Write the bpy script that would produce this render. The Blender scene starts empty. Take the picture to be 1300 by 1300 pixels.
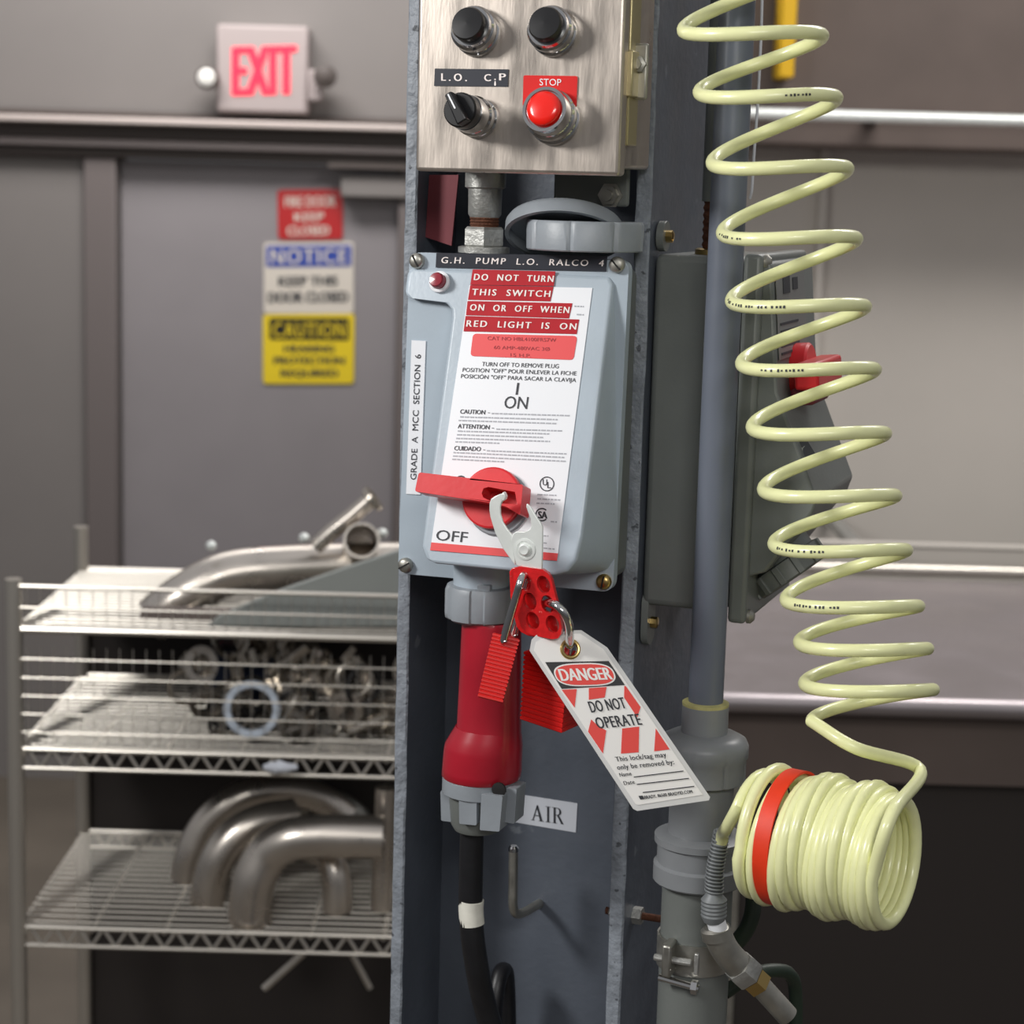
import bpy, bmesh, math, random
from math import sin, cos, pi, radians, sqrt
from mathutils import Vector, Matrix
from mathutils.geometry import tessellate_polygon

S = bpy.context.scene
COL = S.collection
random.seed(7)

# ------------------------------------------------------------------ camera
F = 2500.0
CAM_LOC = Vector((0, 0, 1.98))
PITCH, ROLL, YAW = radians(9.4), radians(1.6), radians(20)
CR = Matrix.Rotation(pi/2 - PITCH, 3, 'X') @ Matrix.Rotation(ROLL, 3, 'Z')
cd = bpy.data.cameras.new('camera')
cam = bpy.data.objects.new('camera', cd)
COL.objects.link(cam)
cam.matrix_world = Matrix.Translation(CAM_LOC) @ CR.to_4x4()
cd.sensor_width = 36
cd.sensor_fit = 'HORIZONTAL'
cd.lens = 36 * F / 1300
cd.clip_start = 0.05
cd.dof.use_dof = True
cd.dof.focus_distance = 1.54
cd.dof.aperture_fstop = 8.5
S.camera = cam

# ------------------------------------------------------------------ light
S.view_settings.view_transform = 'Standard'
S.view_settings.look = 'None'
S.view_settings.gamma = 1
S.view_settings.use_curve_mapping = False
S.view_settings.exposure = 0.0

world = bpy.data.worlds.new('hall_air')
S.world = world
world.use_nodes = True
wn = world.node_tree.nodes
wl = world.node_tree.links
wn.clear()
tc = wn.new('ShaderNodeTexCoord')
sep = wn.new('ShaderNodeSeparateXYZ')
rmp = wn.new('ShaderNodeValToRGB')
mr = wn.new('ShaderNodeMapRange')
bg = wn.new('ShaderNodeBackground')
wo = wn.new('ShaderNodeOutputWorld')
wl.new(tc.outputs['Generated'], sep.inputs[0])
mr.inputs['From Min'].default_value = -1
mr.inputs['From Max'].default_value = 1
wl.new(sep.outputs['Z'], mr.inputs['Value'])
wl.new(mr.outputs[0], rmp.inputs[0])
e = rmp.color_ramp.elements
e[0].position = 0.0; e[0].color = (.08, .075, .07, 1)
e[1].position = 1.0; e[1].color = (.95, .95, 1.0, 1)
k = rmp.color_ramp.elements.new(.5); k.color = (.26, .26, .27, 1)
k = rmp.color_ramp.elements.new(.66); k.color = (.62, .62, .64, 1)
wl.new(rmp.outputs[0], bg.inputs['Color'])
bg.inputs['Strength'].default_value = 0.46
wl.new(bg.outputs[0], wo.inputs[0])


def area(name, loc, target, size, power, color=(1, 1, 1), sizey=None):
    ld = bpy.data.lights.new(name, 'AREA')
    ld.energy = power
    ld.color = color
    ld.shape = 'RECTANGLE' if sizey else 'DISK'
    ld.size = size
    if sizey:
        ld.size_y = sizey
    o = bpy.data.objects.new(name, ld)
    COL.objects.link(o)
    o.location = loc
    d = Vector(target) - Vector(loc)
    o.rotation_euler = d.to_track_quat('-Z', 'Y').to_euler()
    return o


area('work_lamp', (-1.28, .95, 2.47), (0.0, 1.6, 1.72), .36, 20, (1, .985, .96))
area('ceiling_lamp_aisle', (-.9, 5.1, 3.5), (-.7, 6.3, 1.6), 1.6, 56, (1, .97, .95), .5)
area('ceiling_lamp_bench', (1.3, 3.3, 3.5), (1.2, 3.5, 0), 1.6, 46, (1, .97, .94), .5)
area('front_fill_light', (.25, -.8, 2.75), (.2, 1.65, 1.5), 1.0, 17, (1, .98, .95), .4)  # added fill light near the camera, lifts surfaces facing it

# ------------------------------------------------------------------ projection helpers
RT = CR


def ray(px, py):
    return RT @ Vector(((px - 650) / F, (650 - py) / F, -1))


class Plane:
    def __init__(s, p, n):
        s.p = Vector(p); s.n = Vector(n).normalized()

    def at(s, px, py, off=0.0):
        d = ray(px, py)
        t = s.n.dot(s.p + s.n * off - CAM_LOC) / s.n.dot(d)
        return CAM_LOC + d * t


O = CAM_LOC + ray(650, 650) * 1.66
EX = Vector((cos(YAW), -sin(YAW), 0))
EN = Vector((-sin(YAW), -cos(YAW), 0))
EZ = Vector((0, 0, 1))


def W(u, w, v):
    return O + EX * u + EN * w + EZ * v


def CP(w):
    return Plane(W(0, w, 0), EN)


def L(px, py, w):
    return CP(w).at(px, py)


def U(px, py, w):
    q = L(px, py, w) - O
    return q.dot(EX), q.z


def YP(y):
    return Plane((0, y, 0), (0, -1, 0))


def P(px, py, y):
    return YP(y).at(px, py)


# ------------------------------------------------------------------ materials
def lin(c):
    def f(x):
        x /= 255.0
        return x / 12.92 if x <= .04045 else ((x + .055) / 1.055) ** 2.4
    return (f(c[0]), f(c[1]), f(c[2]), 1)


def mat(name, col, rough=.5, metal=0.0, var=.0, vscale=20, bump=0.0, bscale=150, stretch=(1, 1, 1),
        rvar=0.0, emit=0.0, chips=None, spec=.5, coat=0.0):
    m = bpy.data.materials.new(name)
    m.use_nodes = True
    nt = m.node_tree
    N, K = nt.nodes, nt.links
    b = N['Principled BSDF']
    b.inputs['Base Color'].default_value = lin(col)
    b.inputs['Roughness'].default_value = rough
    b.inputs['Metallic'].default_value = metal
    b.inputs['Specular IOR Level'].default_value = spec
    if coat:
        b.inputs['Coat Weight'].default_value = coat
        b.inputs['Coat Roughness'].default_value = .08
    if emit:
        b.inputs['Emission Color'].default_value = lin(col)
        b.inputs['Emission Strength'].default_value = emit
    if var or bump or rvar or chips:
        t = N.new('ShaderNodeTexCoord')
        mp = N.new('ShaderNodeMapping')
        mp.inputs['Scale'].default_value = stretch
        K.new(t.outputs['Object'], mp.inputs[0])

        def noise(sc, det=4):
            n = N.new('ShaderNodeTexNoise')
            n.inputs['Scale'].default_value = sc
            n.inputs['Detail'].default_value = det
            K.new(mp.outputs[0], n.inputs['Vector'])
            return n
        last = None
        if var:
            n = noise(vscale)
            r = N.new('ShaderNodeMapRange')
            r.inputs['From Min'].default_value = .3
            r.inputs['From Max'].default_value = .7
            r.inputs['To Min'].default_value = 1 - var
            r.inputs['To Max'].default_value = 1 + var
            K.new(n.outputs[0], r.inputs[0])
            mx = N.new('ShaderNodeMix')
            mx.data_type = 'RGBA'
            mx.blend_type = 'MULTIPLY'
            mx.inputs['Factor'].default_value = 1
            mx.inputs[6].default_value = lin(col)
            K.new(r.outputs[0], mx.inputs[7])
            last = mx.outputs[2]
        if chips:
            ccol, csc, thr = chips
            n = noise(csc, 6)
            r = N.new('ShaderNodeMapRange')
            r.inputs['From Min'].default_value = thr
            r.inputs['From Max'].default_value = thr + .03
            K.new(n.outputs[0], r.inputs[0])
            mx = N.new('ShaderNodeMix')
            mx.data_type = 'RGBA'
            K.new(r.outputs[0], mx.inputs['Factor'])
            if last:
                K.new(last, mx.inputs[6])
            else:
                mx.inputs[6].default_value = lin(col)
            mx.inputs[7].default_value = lin(ccol)
            last = mx.outputs[2]
        if last:
            K.new(last, b.inputs['Base Color'])
        if rvar:
            n = noise(vscale * 1.7)
            r = N.new('ShaderNodeMapRange')
            r.inputs['From Min'].default_value = .3
            r.inputs['From Max'].default_value = .7
            r.inputs['To Min'].default_value = max(.03, rough - rvar)
            r.inputs['To Max'].default_value = min(1, rough + rvar)
            K.new(n.outputs[0], r.inputs[0])
            K.new(r.outputs[0], b.inputs['Roughness'])
        if bump:
            n = noise(bscale, 5)
            bp = N.new('ShaderNodeBump')
            bp.inputs['Strength'].default_value = bump
            bp.inputs['Distance'].default_value = .002
            K.new(n.outputs[0], bp.inputs['Height'])
            K.new(bp.outputs[0], b.inputs['Normal'])
    return m


M = dict(
    column=mat('column_paint', (88, 94, 104), .42, var=.12, vscale=14, bump=.25, bscale=120, rvar=.1,
               chips=((116, 122, 130), 26, .69)),
    edge=mat('column_worn_lit_edge_paint', (132, 138, 146), .5, var=.2, vscale=60, bump=1.0, bscale=160,
             chips=((80, 84, 90), 90, .63)),  # scuffs are wear; the paler base also paints in lamp light
    steel=mat('brushed_stainless', (196, 186, 176), .36, .85, var=.10, vscale=9, stretch=(6, 6, 1), bump=.05,
              bscale=90, rvar=.1, chips=((212, 208, 200), 35, .72)),
    steel_dull=mat('dull_steel', (170, 168, 160), .42, .85, var=.2, vscale=40, rvar=.12),
    galv=mat('galvanised_metal', (172, 172, 168), .45, .7, var=.2, vscale=60, bump=.3, bscale=300),
    chrome=mat('chrome', (205, 205, 205), .12, 1.0),
    rust=mat('rusty_thread', (96, 58, 40), .8, .2, var=.35, vscale=120, bump=.6, bscale=500),
    steel_yellow=mat('yellowed_steel', (190, 178, 138), .35, .7),
    brass=mat('brass', (196, 168, 108), .28, 1.0),
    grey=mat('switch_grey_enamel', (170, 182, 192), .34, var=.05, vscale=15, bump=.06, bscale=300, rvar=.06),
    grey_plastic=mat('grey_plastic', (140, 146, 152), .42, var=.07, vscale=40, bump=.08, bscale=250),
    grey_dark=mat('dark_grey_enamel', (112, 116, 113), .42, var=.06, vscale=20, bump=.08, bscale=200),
    pvc=mat('grey_pvc', (130, 133, 136), .36, var=.08, vscale=25, rvar=.08),
    pvc_pale=mat('pale_pvc_glue', (186, 180, 122), .5, var=.2, vscale=90),
    pipe=mat('conduit_grey', (104, 110, 122), .3, var=.02, vscale=9),
    black=mat('black_plastic', (22, 22, 24), .3),
    rubber=mat('black_rubber', (24, 24, 27), .42, var=.2, vscale=60, bump=.1),
    dark=mat('dark_recess', (20, 18, 18), .7),
    tape_black=mat('black_embossing_tape', (48, 50, 58), .35),
    tape_red=mat('red_embossing_tape', (176, 16, 32), .55, var=.06, vscale=80, spec=.25),
    emboss=mat('white_embossed_letters', (236, 226, 222), .6),
    white=mat('white_label', (232, 234, 238), .45),
    white_paper=mat('white_paper', (206, 210, 218), .6),
    band=mat('white_tape_band', (226, 224, 212), .55, var=.06, vscale=120),
    ink=mat('black_ink', (48, 50, 56), .6),
    ink_grey=mat('grey_small_print', (172, 174, 180), .6),
    ink_red=mat('dark_red_print', (150, 40, 48), .6),
    sticker_red=mat('red_sticker', (226, 70, 72), .5),
    handle=mat('red_handle_plastic', (212, 40, 46), .36, var=.05, vscale=40, bump=.05),
    lamp_red=mat('dark_red_lens', (140, 20, 42), .3, coat=.5),
    button=mat('red_button', (238, 28, 14), .22, coat=.6),
    legend=mat('red_legend_plate', (214, 24, 22), .35),
    plug=mat('plug_red', (164, 22, 40), .3, var=.08, vscale=30, coat=.35),
    padlock=mat('padlock_red', (216, 22, 18), .42),
    vinyl=mat('red_vinyl_coat', (206, 28, 30), .28, var=.15, vscale=220, coat=.5, bump=.15, bscale=400,
              chips=((232, 120, 112), 260, .68)),
    zinc=mat('bright_zinc', (236, 240, 236), .4, .35, var=.06, vscale=70),
    card=mat('laminated_card', (246, 244, 240), .4, coat=.2),
    laminate=mat('clear_laminate_edge', (220, 220, 218), .25, coat=.4),
    tag_black=mat('tag_black', (44, 44, 46), .5),
    tag_red=mat('tag_red', (236, 74, 66), .5),
    maroon=mat('maroon_sheet', (112, 44, 52), .6, var=.1),
    hose=mat('hose_yellow', (240, 242, 184), .3, var=.04, vscale=60, coat=.25),
    orange=mat('orange_red_strap', (232, 58, 22), .5, var=.08, vscale=60),
    spring=mat('grey_spring', (120, 124, 126), .5, .15),
    green=mat('dark_green_hose', (34, 48, 36), .5),
    wall=mat('wall_paint_grey', (126, 121, 118), .7, var=.04, vscale=3),
    door=mat('door_paint_grey', (141, 136, 138), .6, var=.04, vscale=4),
    frame_dark=mat('frame_paint_dark', (82, 74, 70), .6),
    frame_light=mat('frame_paint_light', (198, 186, 180), .5),
    frame_mid=mat('frame_paint_mid', (112, 104, 102), .55),
    cream=mat('wall_paint_cream', (206, 199, 190), .65, var=.05, vscale=2),
    floor=mat('floor_concrete', (96, 88, 78), .6, var=.15, vscale=3),
    exit_box=mat('exit_housing', (172, 160, 158), .5),
    exit_red=mat('exit_lit_letters', (255, 36, 64), .5, emit=1.0),
    lamp_white=mat('lamp_lens', (240, 238, 232), .3),
    sign_red=mat('sign_red', (180, 28, 30), .35, coat=.5),
    sign_blue=mat('sign_blue', (44, 70, 160), .45),
    sign_white=mat('sign_white', (214, 206, 194), .45),
    sign_yellow=mat('sign_yellow', (232, 204, 34), .45),
    tube=mat('stainless_tube', (214, 206, 196), .3, .92, var=.08, vscale=9, rvar=.08),
    wire=mat('chrome_wire', (206, 200, 190), .3, .75),
    label_grey=mat('grey_foil_label', (126, 128, 126), .45),
    sheet_grey=mat('grey_plastic_sheet', (150, 154, 150), .55, var=.05, vscale=8),
    ring_blue=mat('pale_blue_ring', (206, 216, 228), .4, .2),
    navy=mat('navy_plastic', (28, 42, 72), .5),
    shading=mat('dark_brown_panel', (46, 40, 37), .7),  # for dark sheets added where rack and bench are in shade
    clamp=mat('clamp_steel', (196, 188, 176), .25, .9, var=.2, vscale=50),
    gasket=mat('black_gasket', (40, 38, 38), .6),
    bench=mat('bench_stainless', (168, 160, 162), .4, .75, var=.06, vscale=4, rvar=.08),
    yellow_paint=mat('yellow_paint', (226, 178, 20), .5),
    steel_beam=mat('brown_primer_steel', (96, 84, 78), .6, var=.1, vscale=6),
)


# ------------------------------------------------------------------ mesh building
def perp(a):
    a = a.normalized()
    t = Vector((0, 0, 1)) if abs(a.z) < .9 else Vector((1, 0, 0))
    x = a.cross(t).normalized()
    return x, a.cross(x).normalized()


class MB:
    def __init__(s):
        s.v = []; s.f = []

    def add(s, vs, fs):
        n = len(s.v)
        s.v += [Vector(q) for q in vs]
        s.f += [tuple(i + n for i in f) for f in fs]
        return s

    def obox(s, c, ax, ay, az):
        vs = [c + ax * i + ay * j + az * k for k in (-1, 1) for j in (-1, 1) for i in (-1, 1)]
        return s.add(vs, [(0, 2, 3, 1), (4, 5, 7, 6), (0, 1, 5, 4), (2, 6, 7, 3), (0, 4, 6, 2), (1, 3, 7, 5)])

    def cbox(s, u0, u1, w0, w1, v0, v1):
        return s.obox(W((u0+u1)/2, (w0+w1)/2, (v0+v1)/2), EX*((u1-u0)/2), EN*((w1-w0)/2), EZ*((v1-v0)/2))

    def wbox(s, x0, x1, y0, y1, z0, z1):
        return s.obox(Vector(((x0+x1)/2, (y0+y1)/2, (z0+z1)/2)), Vector(((x1-x0)/2, 0, 0)),
                      Vector((0, (y1-y0)/2, 0)), Vector((0, 0, (z1-z0)/2)))

    def prism(s, poly, off, holes=(), back=None):
        """poly: list of 3D points; off: extrusion vector (or back: explicit points)."""
        loops = [list(poly)] + [list(h) for h in holes]
        flat = [q for l in loops for q in l]
        tris = tessellate_polygon(loops) if holes or len(poly) > 4 else [tuple(range(len(poly)))]
        n = len(flat)
        if back is None:
            bk = [q + off for q in flat]
        else:
            bk = list(back)
        fs = [tuple(t) for t in tris] + [tuple(i + n for i in reversed(t)) for t in tris]
        st = 0
        for l in loops:
            m = len(l)
            for i in range(m):
                a, b = st + i, st + (i + 1) % m
                fs.append((a, b, b + n, a + n))
            st += m
        return s.add(flat + bk, fs)

    def flat(s, poly, holes=()):
        loops = [list(poly)] + [list(h) for h in holes]
        flat = [q for l in loops for q in l]
        tris = tessellate_polygon(loops) if holes or len(poly) > 4 else [tuple(range(len(poly)))]
        return s.add(flat, [tuple(t) for t in tris])

    def loft(s, rings, cap=True, closed=False):
        n = len(rings[0])
        vs = [q for r in rings for q in r]
        fs = []
        m = len(rings)
        for i in range(m if closed else m - 1):
            j = (i + 1) % m
            for k in range(n):
                l = (k + 1) % n
                fs.append((i*n+k, i*n+l, j*n+l, j*n+k))
        if cap and not closed:
            fs.append(tuple(range(n - 1, -1, -1)))
            fs.append(tuple((m-1)*n + k for k in range(n)))
        return s.add(vs, fs)

    def lathe(s, o, ax, prof, n=32, cap=True, ph=0.0):
        x, y = perp(ax)
        ax = ax.normalized()
        return s.loft([[o + ax*h + (x*cos(2*pi*k/n+ph) + y*sin(2*pi*k/n+ph))*r for k in range(n)] for r, h in prof], cap)

    def cyl(s, a, b, r0, r1=None, n=24):
        r1 = r0 if r1 is None else r1
        d = b - a
        return s.lathe(a, d, [(r0, 0), (r1, d.length)], n)

    def tube(s, path, r, n=12, cap=True, closed=False):
        m = len(path)
        rs = r if isinstance(r, (list, tuple)) else [r]*m
        T = []
        for i in range(m):
            if closed:
                T.append((path[(i+1) % m] - path[i-1]).normalized())
            else:
                T.append((path[min(i+1, m-1)] - path[max(i-1, 0)]).normalized())
        x, _ = perp(T[0])
        rings = []
        for i in range(m):
            x = (x - T[i]*x.dot(T[i])).normalized()
            y = T[i].cross(x)
            rings.append([path[i] + (x*cos(2*pi*k/n) + y*sin(2*pi*k/n))*rs[i] for k in range(n)])
        return s.loft(rings, cap, closed)

    def torus(s, c, ax, R, r, n=32, m=10):
        x, y = perp(ax)
        path = [c + (x*cos(2*pi*k/n) + y*sin(2*pi*k/n))*R for k in range(n)]
        return s.tube(path, r, m, closed=True)


def spline(pts, n=8):
    """Catmull-Rom through the points."""
    pts = [Vector(q) for q in pts]
    out = []
    m = len(pts)
    for i in range(m - 1):
        p0 = pts[i-1] if i else pts[0]*2 - pts[1]
        p1, p2 = pts[i], pts[i+1]
        p3 = pts[i+2] if i + 2 < m else pts[-1]*2 - pts[-2]
        for k in range(n):
            t = k / n
            out.append(.5*((2*p1) + (p2-p0)*t + (2*p0-5*p1+4*p2-p3)*t*t + (3*p1-p0-3*p2+p3)*t*t*t))
    out.append(pts[-1])
    return out


def circ(c, ax, r, n=20, ax2=None):
    x, y = perp(ax)
    return [c + (x*cos(2*pi*k/n) + y*sin(2*pi*k/n))*r for k in range(n)]


ROOTS = {}


def thing(name, label, cat, loc, rz=0.0, group=None, kind=None):
    o = bpy.data.objects.new(name, None)
    COL.objects.link(o)
    o.empty_display_size = .02
    o.location = loc
    o.rotation_euler = (0, 0, rz)
    o['label'] = label
    o['category'] = cat
    if group:
        o['group'] = group
    if kind:
        o['kind'] = kind
    ROOTS[o.name] = Matrix.Translation(Vector(loc)) @ Matrix.Rotation(rz, 4, 'Z')
    return o


def mesh(name, mb, m, inv, bevel=0, seg=2, sharp=35):
    me = bpy.data.meshes.new(name)
    me.from_pydata([inv @ q for q in mb.v], [], mb.f)
    bm = bmesh.new()
    bm.from_mesh(me)
    bmesh.ops.recalc_face_normals(bm, faces=bm.faces)
    bm.to_mesh(me)
    bm.free()
    me.materials.append(m)
    me.polygons.foreach_set('use_smooth', [True]*len(me.polygons))
    me.set_sharp_from_angle(angle=radians(sharp))
    o = bpy.data.objects.new(name, me)
    COL.objects.link(o)
    if bevel:
        b = o.modifiers.new('bevel', 'BEVEL')
        b.width = bevel
        b.segments = seg
        b.limit_method = 'ANGLE'
        b.angle_limit = radians(40)
        b.harden_normals = False
    return o


def part(name, mb, m, parent, bevel=0, seg=2, label=None, sharp=35):
    R = ROOTS[parent.name]
    o = mesh(name, mb, m, R.inverted(), bevel, seg, sharp)
    o.parent = parent
    ROOTS[o.name] = R
    if label:
        o['label'] = label
    return o


def solo(name, mb, m, label, cat, group=None, kind=None, bevel=0, seg=2, sharp=35, rz=0.0):
    xs = [q.x for q in mb.v]; ys = [q.y for q in mb.v]; zs = [q.z for q in mb.v]
    loc = Vector(((min(xs)+max(xs))/2, (min(ys)+max(ys))/2, min(zs)))
    R = Matrix.Translation(loc) @ Matrix.Rotation(rz, 4, 'Z')
    o = mesh(name, mb, m, R.inverted(), bevel, seg, sharp)
    o.location = loc
    o.rotation_euler = (0, 0, rz)
    ROOTS[o.name] = R
    if label:
        o['label'] = label
        o['category'] = cat
    if group:
        o['group'] = group
    if kind:
        o['kind'] = kind
    return o


# ------------------------------------------------------------------ lettering
TXT = {}


def glyphs(s, spacing=1.0):
    key = (s, spacing)
    if key not in TXT:
        cu = bpy.data.curves.new('lettering_tmp', 'FONT')
        cu.body = s
        cu.resolution_u = 3
        cu.space_character = spacing
        o = bpy.data.objects.new('lettering_tmp', cu)
        COL.objects.link(o)
        dg = bpy.context.evaluated_depsgraph_get()
        ev = o.evaluated_get(dg)
        me = ev.to_mesh()
        vs = [(q.co.x, q.co.y) for q in me.vertices]
        fs = [tuple(q.vertices) for q in me.polygons]
        ev.to_mesh_clear()
        bpy.data.objects.remove(o)
        bpy.data.curves.remove(cu)
        x0 = min(q[0] for q in vs); x1 = max(q[0] for q in vs)
        cap = .70
        TXT[key] = ([((x-x0)/(x1-x0), y/cap) for x, y in vs], fs)
    return TXT[key]


def text(mb, s, bl, br, h, plane, off, up=(0, -1), bold=0.0, spacing=1.0):
    """letters between two baseline pixels, h pixels tall along up, lying on the plane."""
    vs, fs = glyphs(s, spacing)
    ul = sqrt(up[0]**2 + up[1]**2)
    ux, uy = up[0]/ul*h, up[1]/ul*h
    dl = sqrt((br[0]-bl[0])**2 + (br[1]-bl[1])**2)
    dx, dy = (br[0]-bl[0])/dl*h*bold*2.2, (br[1]-bl[1])/dl*h*bold*2.2
    for k in ((-1, -.5, 0, .5, 1) if bold > .024 else (-1, 0, 1) if bold else (0,)):
        mb.add([plane.at(bl[0]+(br[0]-bl[0])*x+ux*y+dx*k, bl[1]+(br[1]-bl[1])*x+uy*y+dy*k, off+.000012*k)
                for x, y in vs], fs)


def quad(mb, pts, plane, off, thick=0.0003):
    mb.prism([plane.at(x, y, off) for x, y in pts], plane.n * -thick)


def rrect(pts, r, n=4):
    """rounded corners on a pixel quad."""
    out = []
    m = len(pts)
    for i in range(m):
        p = Vector(pts[i]).to_2d() if len(pts[i]) > 2 else Vector(pts[i])
        a = Vector(pts[i-1]); b = Vector(pts[(i+1) % m])
        da = (a-p); db = (b-p)
        ra = min(r, da.length*.5); rb = min(r, db.length*.5)
        q0 = p + da.normalized()*ra; q1 = p + db.normalized()*rb
        for k in range(n+1):
            t = k/n
            q = q0*(1-t)**2 + p*2*t*(1-t) + q1*t*t
            out.append((q.x, q.y))
    return out

# ================================================================== SETTING
solo('floor', MB().wbox(-4, 4, -1.5, 7, -.05, 0), M['floor'], None, None, kind='structure')
YW = 6.3
# wall around the doorway (door opening between pixels 150 and 503)
dx0, dx1 = P(150, 400, YW).x, P(503, 480, YW).x
zt = P(380, 207, YW).z
wl_ = MB()
wl_.wbox(-4, dx0, YW, YW+.15, 0, 3.4)
wl_.wbox(dx1, .9, YW, YW+.15, 0, 3.4)
wl_.wbox(dx0, dx1, YW, YW+.15, zt, 3.4)
solo('wall_back', wl_, M['wall'], None, None, kind='structure')
d1 = MB().wbox(dx0+.004, dx1-.004, YW+.03, YW+.075, .01, zt-.004)
solo('door_1', d1, M['door'], None, None, kind='structure', bevel=.004)
# door frame and header strips
fr = MB()
fr.wbox(dx0-.10, dx0, YW-.03, YW+.06, 0, zt)
fr.wbox(dx1, dx1+.06, YW-.03, YW+.06, 0, zt)
solo('trim_1', fr, M['frame_mid'], None, None, kind='structure', bevel=.005)


def hstrip(y0, y1, yfront, depth, m, nm):
    z1 = P(380, y0, yfront).z; z0 = P(380, y1, yfront).z
    solo(nm, MB().wbox(-2.6, .6, yfront, yfront+depth, z0, z1), m, None, None, kind='structure', bevel=.006)


hstrip(147, 155, YW-.03, .03, M['frame_dark'], 'trim_2')
hstrip(155, 164, YW-.12, .12, M['frame_light'], 'trim_3')
hstrip(164, 183, YW-.05, .05, M['frame_dark'], 'trim_4')
hstrip(183, 194, YW-.07, .07, M['frame_mid'], 'trim_5')
hstrip(194, 207, YW-.04, .04, M['frame_dark'], 'trim_6')
# cream wall on the right and its panel rib
YR = 4.95
solo('wall_right', MB().wbox(.28, 4, YR, YR+.15, 0, 3.4), M['cream'], None, None, kind='structure')
rb = MB().wbox(P(1034, 300, YR).x, P(1046, 300, YR).x, YR-.04, YR, 1.3, 3.4)
solo('trim_7', rb, M['cream'], None, None, kind='structure', bevel=.006)

# door closer
t = thing('door_closer', 'grey box-shaped door closer at the top of the grey door', 'door closer',
          P(470, 252, YW-.02))
a, b = P(433, 222, YW-.03), P(520, 253, YW-.03)
part('body', MB().wbox(a.x, b.x, YW-.05, YW+.03, b.z, a.z), M['wall'], t, bevel=.008)
part('arm', MB().obox((P(470, 211, YW-.06)), Vector((.13, 0, 0)), Vector((0, .02, 0)), Vector((0, 0, .008))), M['frame_dark'], t)

# exit sign
YE = YW-.10
pe = YP(YE)
t = thing('exit_sign', 'white exit sign with lit red letters above the door', 'exit sign', P(334, 146, YE))
a, b = P(275, 30, YE), P(390, 145, YE)
part('housing', MB().wbox(a.x, b.x, YE, YW, b.z, a.z), M['exit_box'], t, bevel=.01)
m_ = MB()
text(m_, 'EXIT', (297, 121), (374, 119), 63, pe, .004, bold=.02, spacing=1.06)
part('lettering', m_, M['exit_red'], t, label='lit red letters')
for (px, py, m2, rr) in ((413, 97, M['frame_dark'], 15), (264, 99, M['frame_dark'], 15)):
    c = P(px, py, YE-.02)
    lh = part('lamp_head', MB().lathe(c + Vector((0, .06, 0)), Vector((0, -1, 0)),
              [(.012, 0), (.03, .02), (.036, .07), (.034, .09), (.03, .092)]), m2, t)
    part('lens', MB().lathe(c+Vector((0, -.03, 0)), Vector((0, -1, 0)), [(.029, 0), (.022, .006), (.008, .009)]),
         M['lamp_white'] if px < 300 else M['frame_dark'], lh)
br = MB()
br.wbox(P(391, 97, YE).x, P(409, 97, YE).x, YE, YE+.03, P(400, 128, YE).z, P(400, 88, YE).z)
part('lamp_bracket', br, M['exit_box'], t, bevel=.006)
br = MB()
br.wbox(P(262, 97, YE).x, P(275, 97, YE).x, YE, YE+.03, P(268, 106, YE).z, P(268, 92, YE).z)
part('lamp_bracket', br, M['exit_box'], t, bevel=.006)

# stickers on the door
YD = YW+.03
pd = YP(YD)


def sign(name, label, q, m, extra):
    t = thing(name, label, 'sign', pd.at((q[0][0]+q[1][0])/2, q[2][1]))
    mb = MB(); quad(mb, rrect(q, 5), pd, .006, .006)
    part('panel', mb, m, t)
    extra(t)


def s1(t):
    b = MB()
    text(b, 'FIRE DOOR', (362, 263), (426, 262), 14, pd, .008, bold=.01)
    text(b, 'KEEP', (374, 281), (411, 280), 11, pd, .008, bold=.02)
    text(b, 'CLOSED', (365, 299), (418, 298), 12, pd, .008, bold=.02)
    part('lettering', b, M['sign_white'], t, label='white letters')


def s2(t):
    b = MB(); quad(b, rrect([(338, 312), (446, 311), (446, 338), (338, 339)], 3), pd, .0075, .001)
    part('header', b, M['sign_blue'], t, label='blue header band')
    b = MB(); text(b, 'NOTICE', (344, 335), (440, 334), 19, pd, .009, bold=.012, spacing=1.15)
    part('lettering', b, M['sign_white'], t, label='white letters')
    b = MB()
    text(b, 'KEEP THIS', (354, 363), (428, 362), 12, pd, .008, bold=.03)
    text(b, 'DOOR CLOSED', (341, 384), (442, 383), 13, pd, .008, bold=.03)
    part('lettering', b, M['ink'], t, label='black letters')


def s3(t):
    b = MB(); quad(b, rrect([(342, 404), (443, 404), (443, 432), (342, 431)], 3), pd, .0075, .001)
    part('header', b, M['dark'], t, label='black header band')
    b = MB(); text(b, 'CAUTION', (347, 428), (438, 428), 19, pd, .009, bold=.008, spacing=1.15)
    part('lettering', b, M['sign_yellow'], t, label='yellow letters')
    b = MB()
    text(b, 'HEARING', (361, 447), (424, 447), 9, pd, .008, bold=.035)
    text(b, 'PROTECTION', (348, 462), (437, 462), 9, pd, .008, bold=.035)
    text(b, 'REQUIRED', (357, 478), (429, 478), 9, pd, .008, bold=.035)
    part('lettering', b, M['ink'], t, label='black letters')


sign('fire_door_sign', 'small red sign with white letters, topmost of the signs on the door',
     [(352, 241), (435, 240), (435, 304), (353, 304)], M['sign_red'], s1)
sign('notice_sign', 'white sign with blue NOTICE header, middle one on the grey door',
     [(335, 308), (449, 307), (449, 398), (335, 398)], M['sign_white'], s2)
sign('caution_sign', 'yellow sign with black CAUTION header, lowest on the grey door',
     [(334, 399), (450, 398), (449, 487), (334, 487)], M['sign_yellow'], s3)

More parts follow.
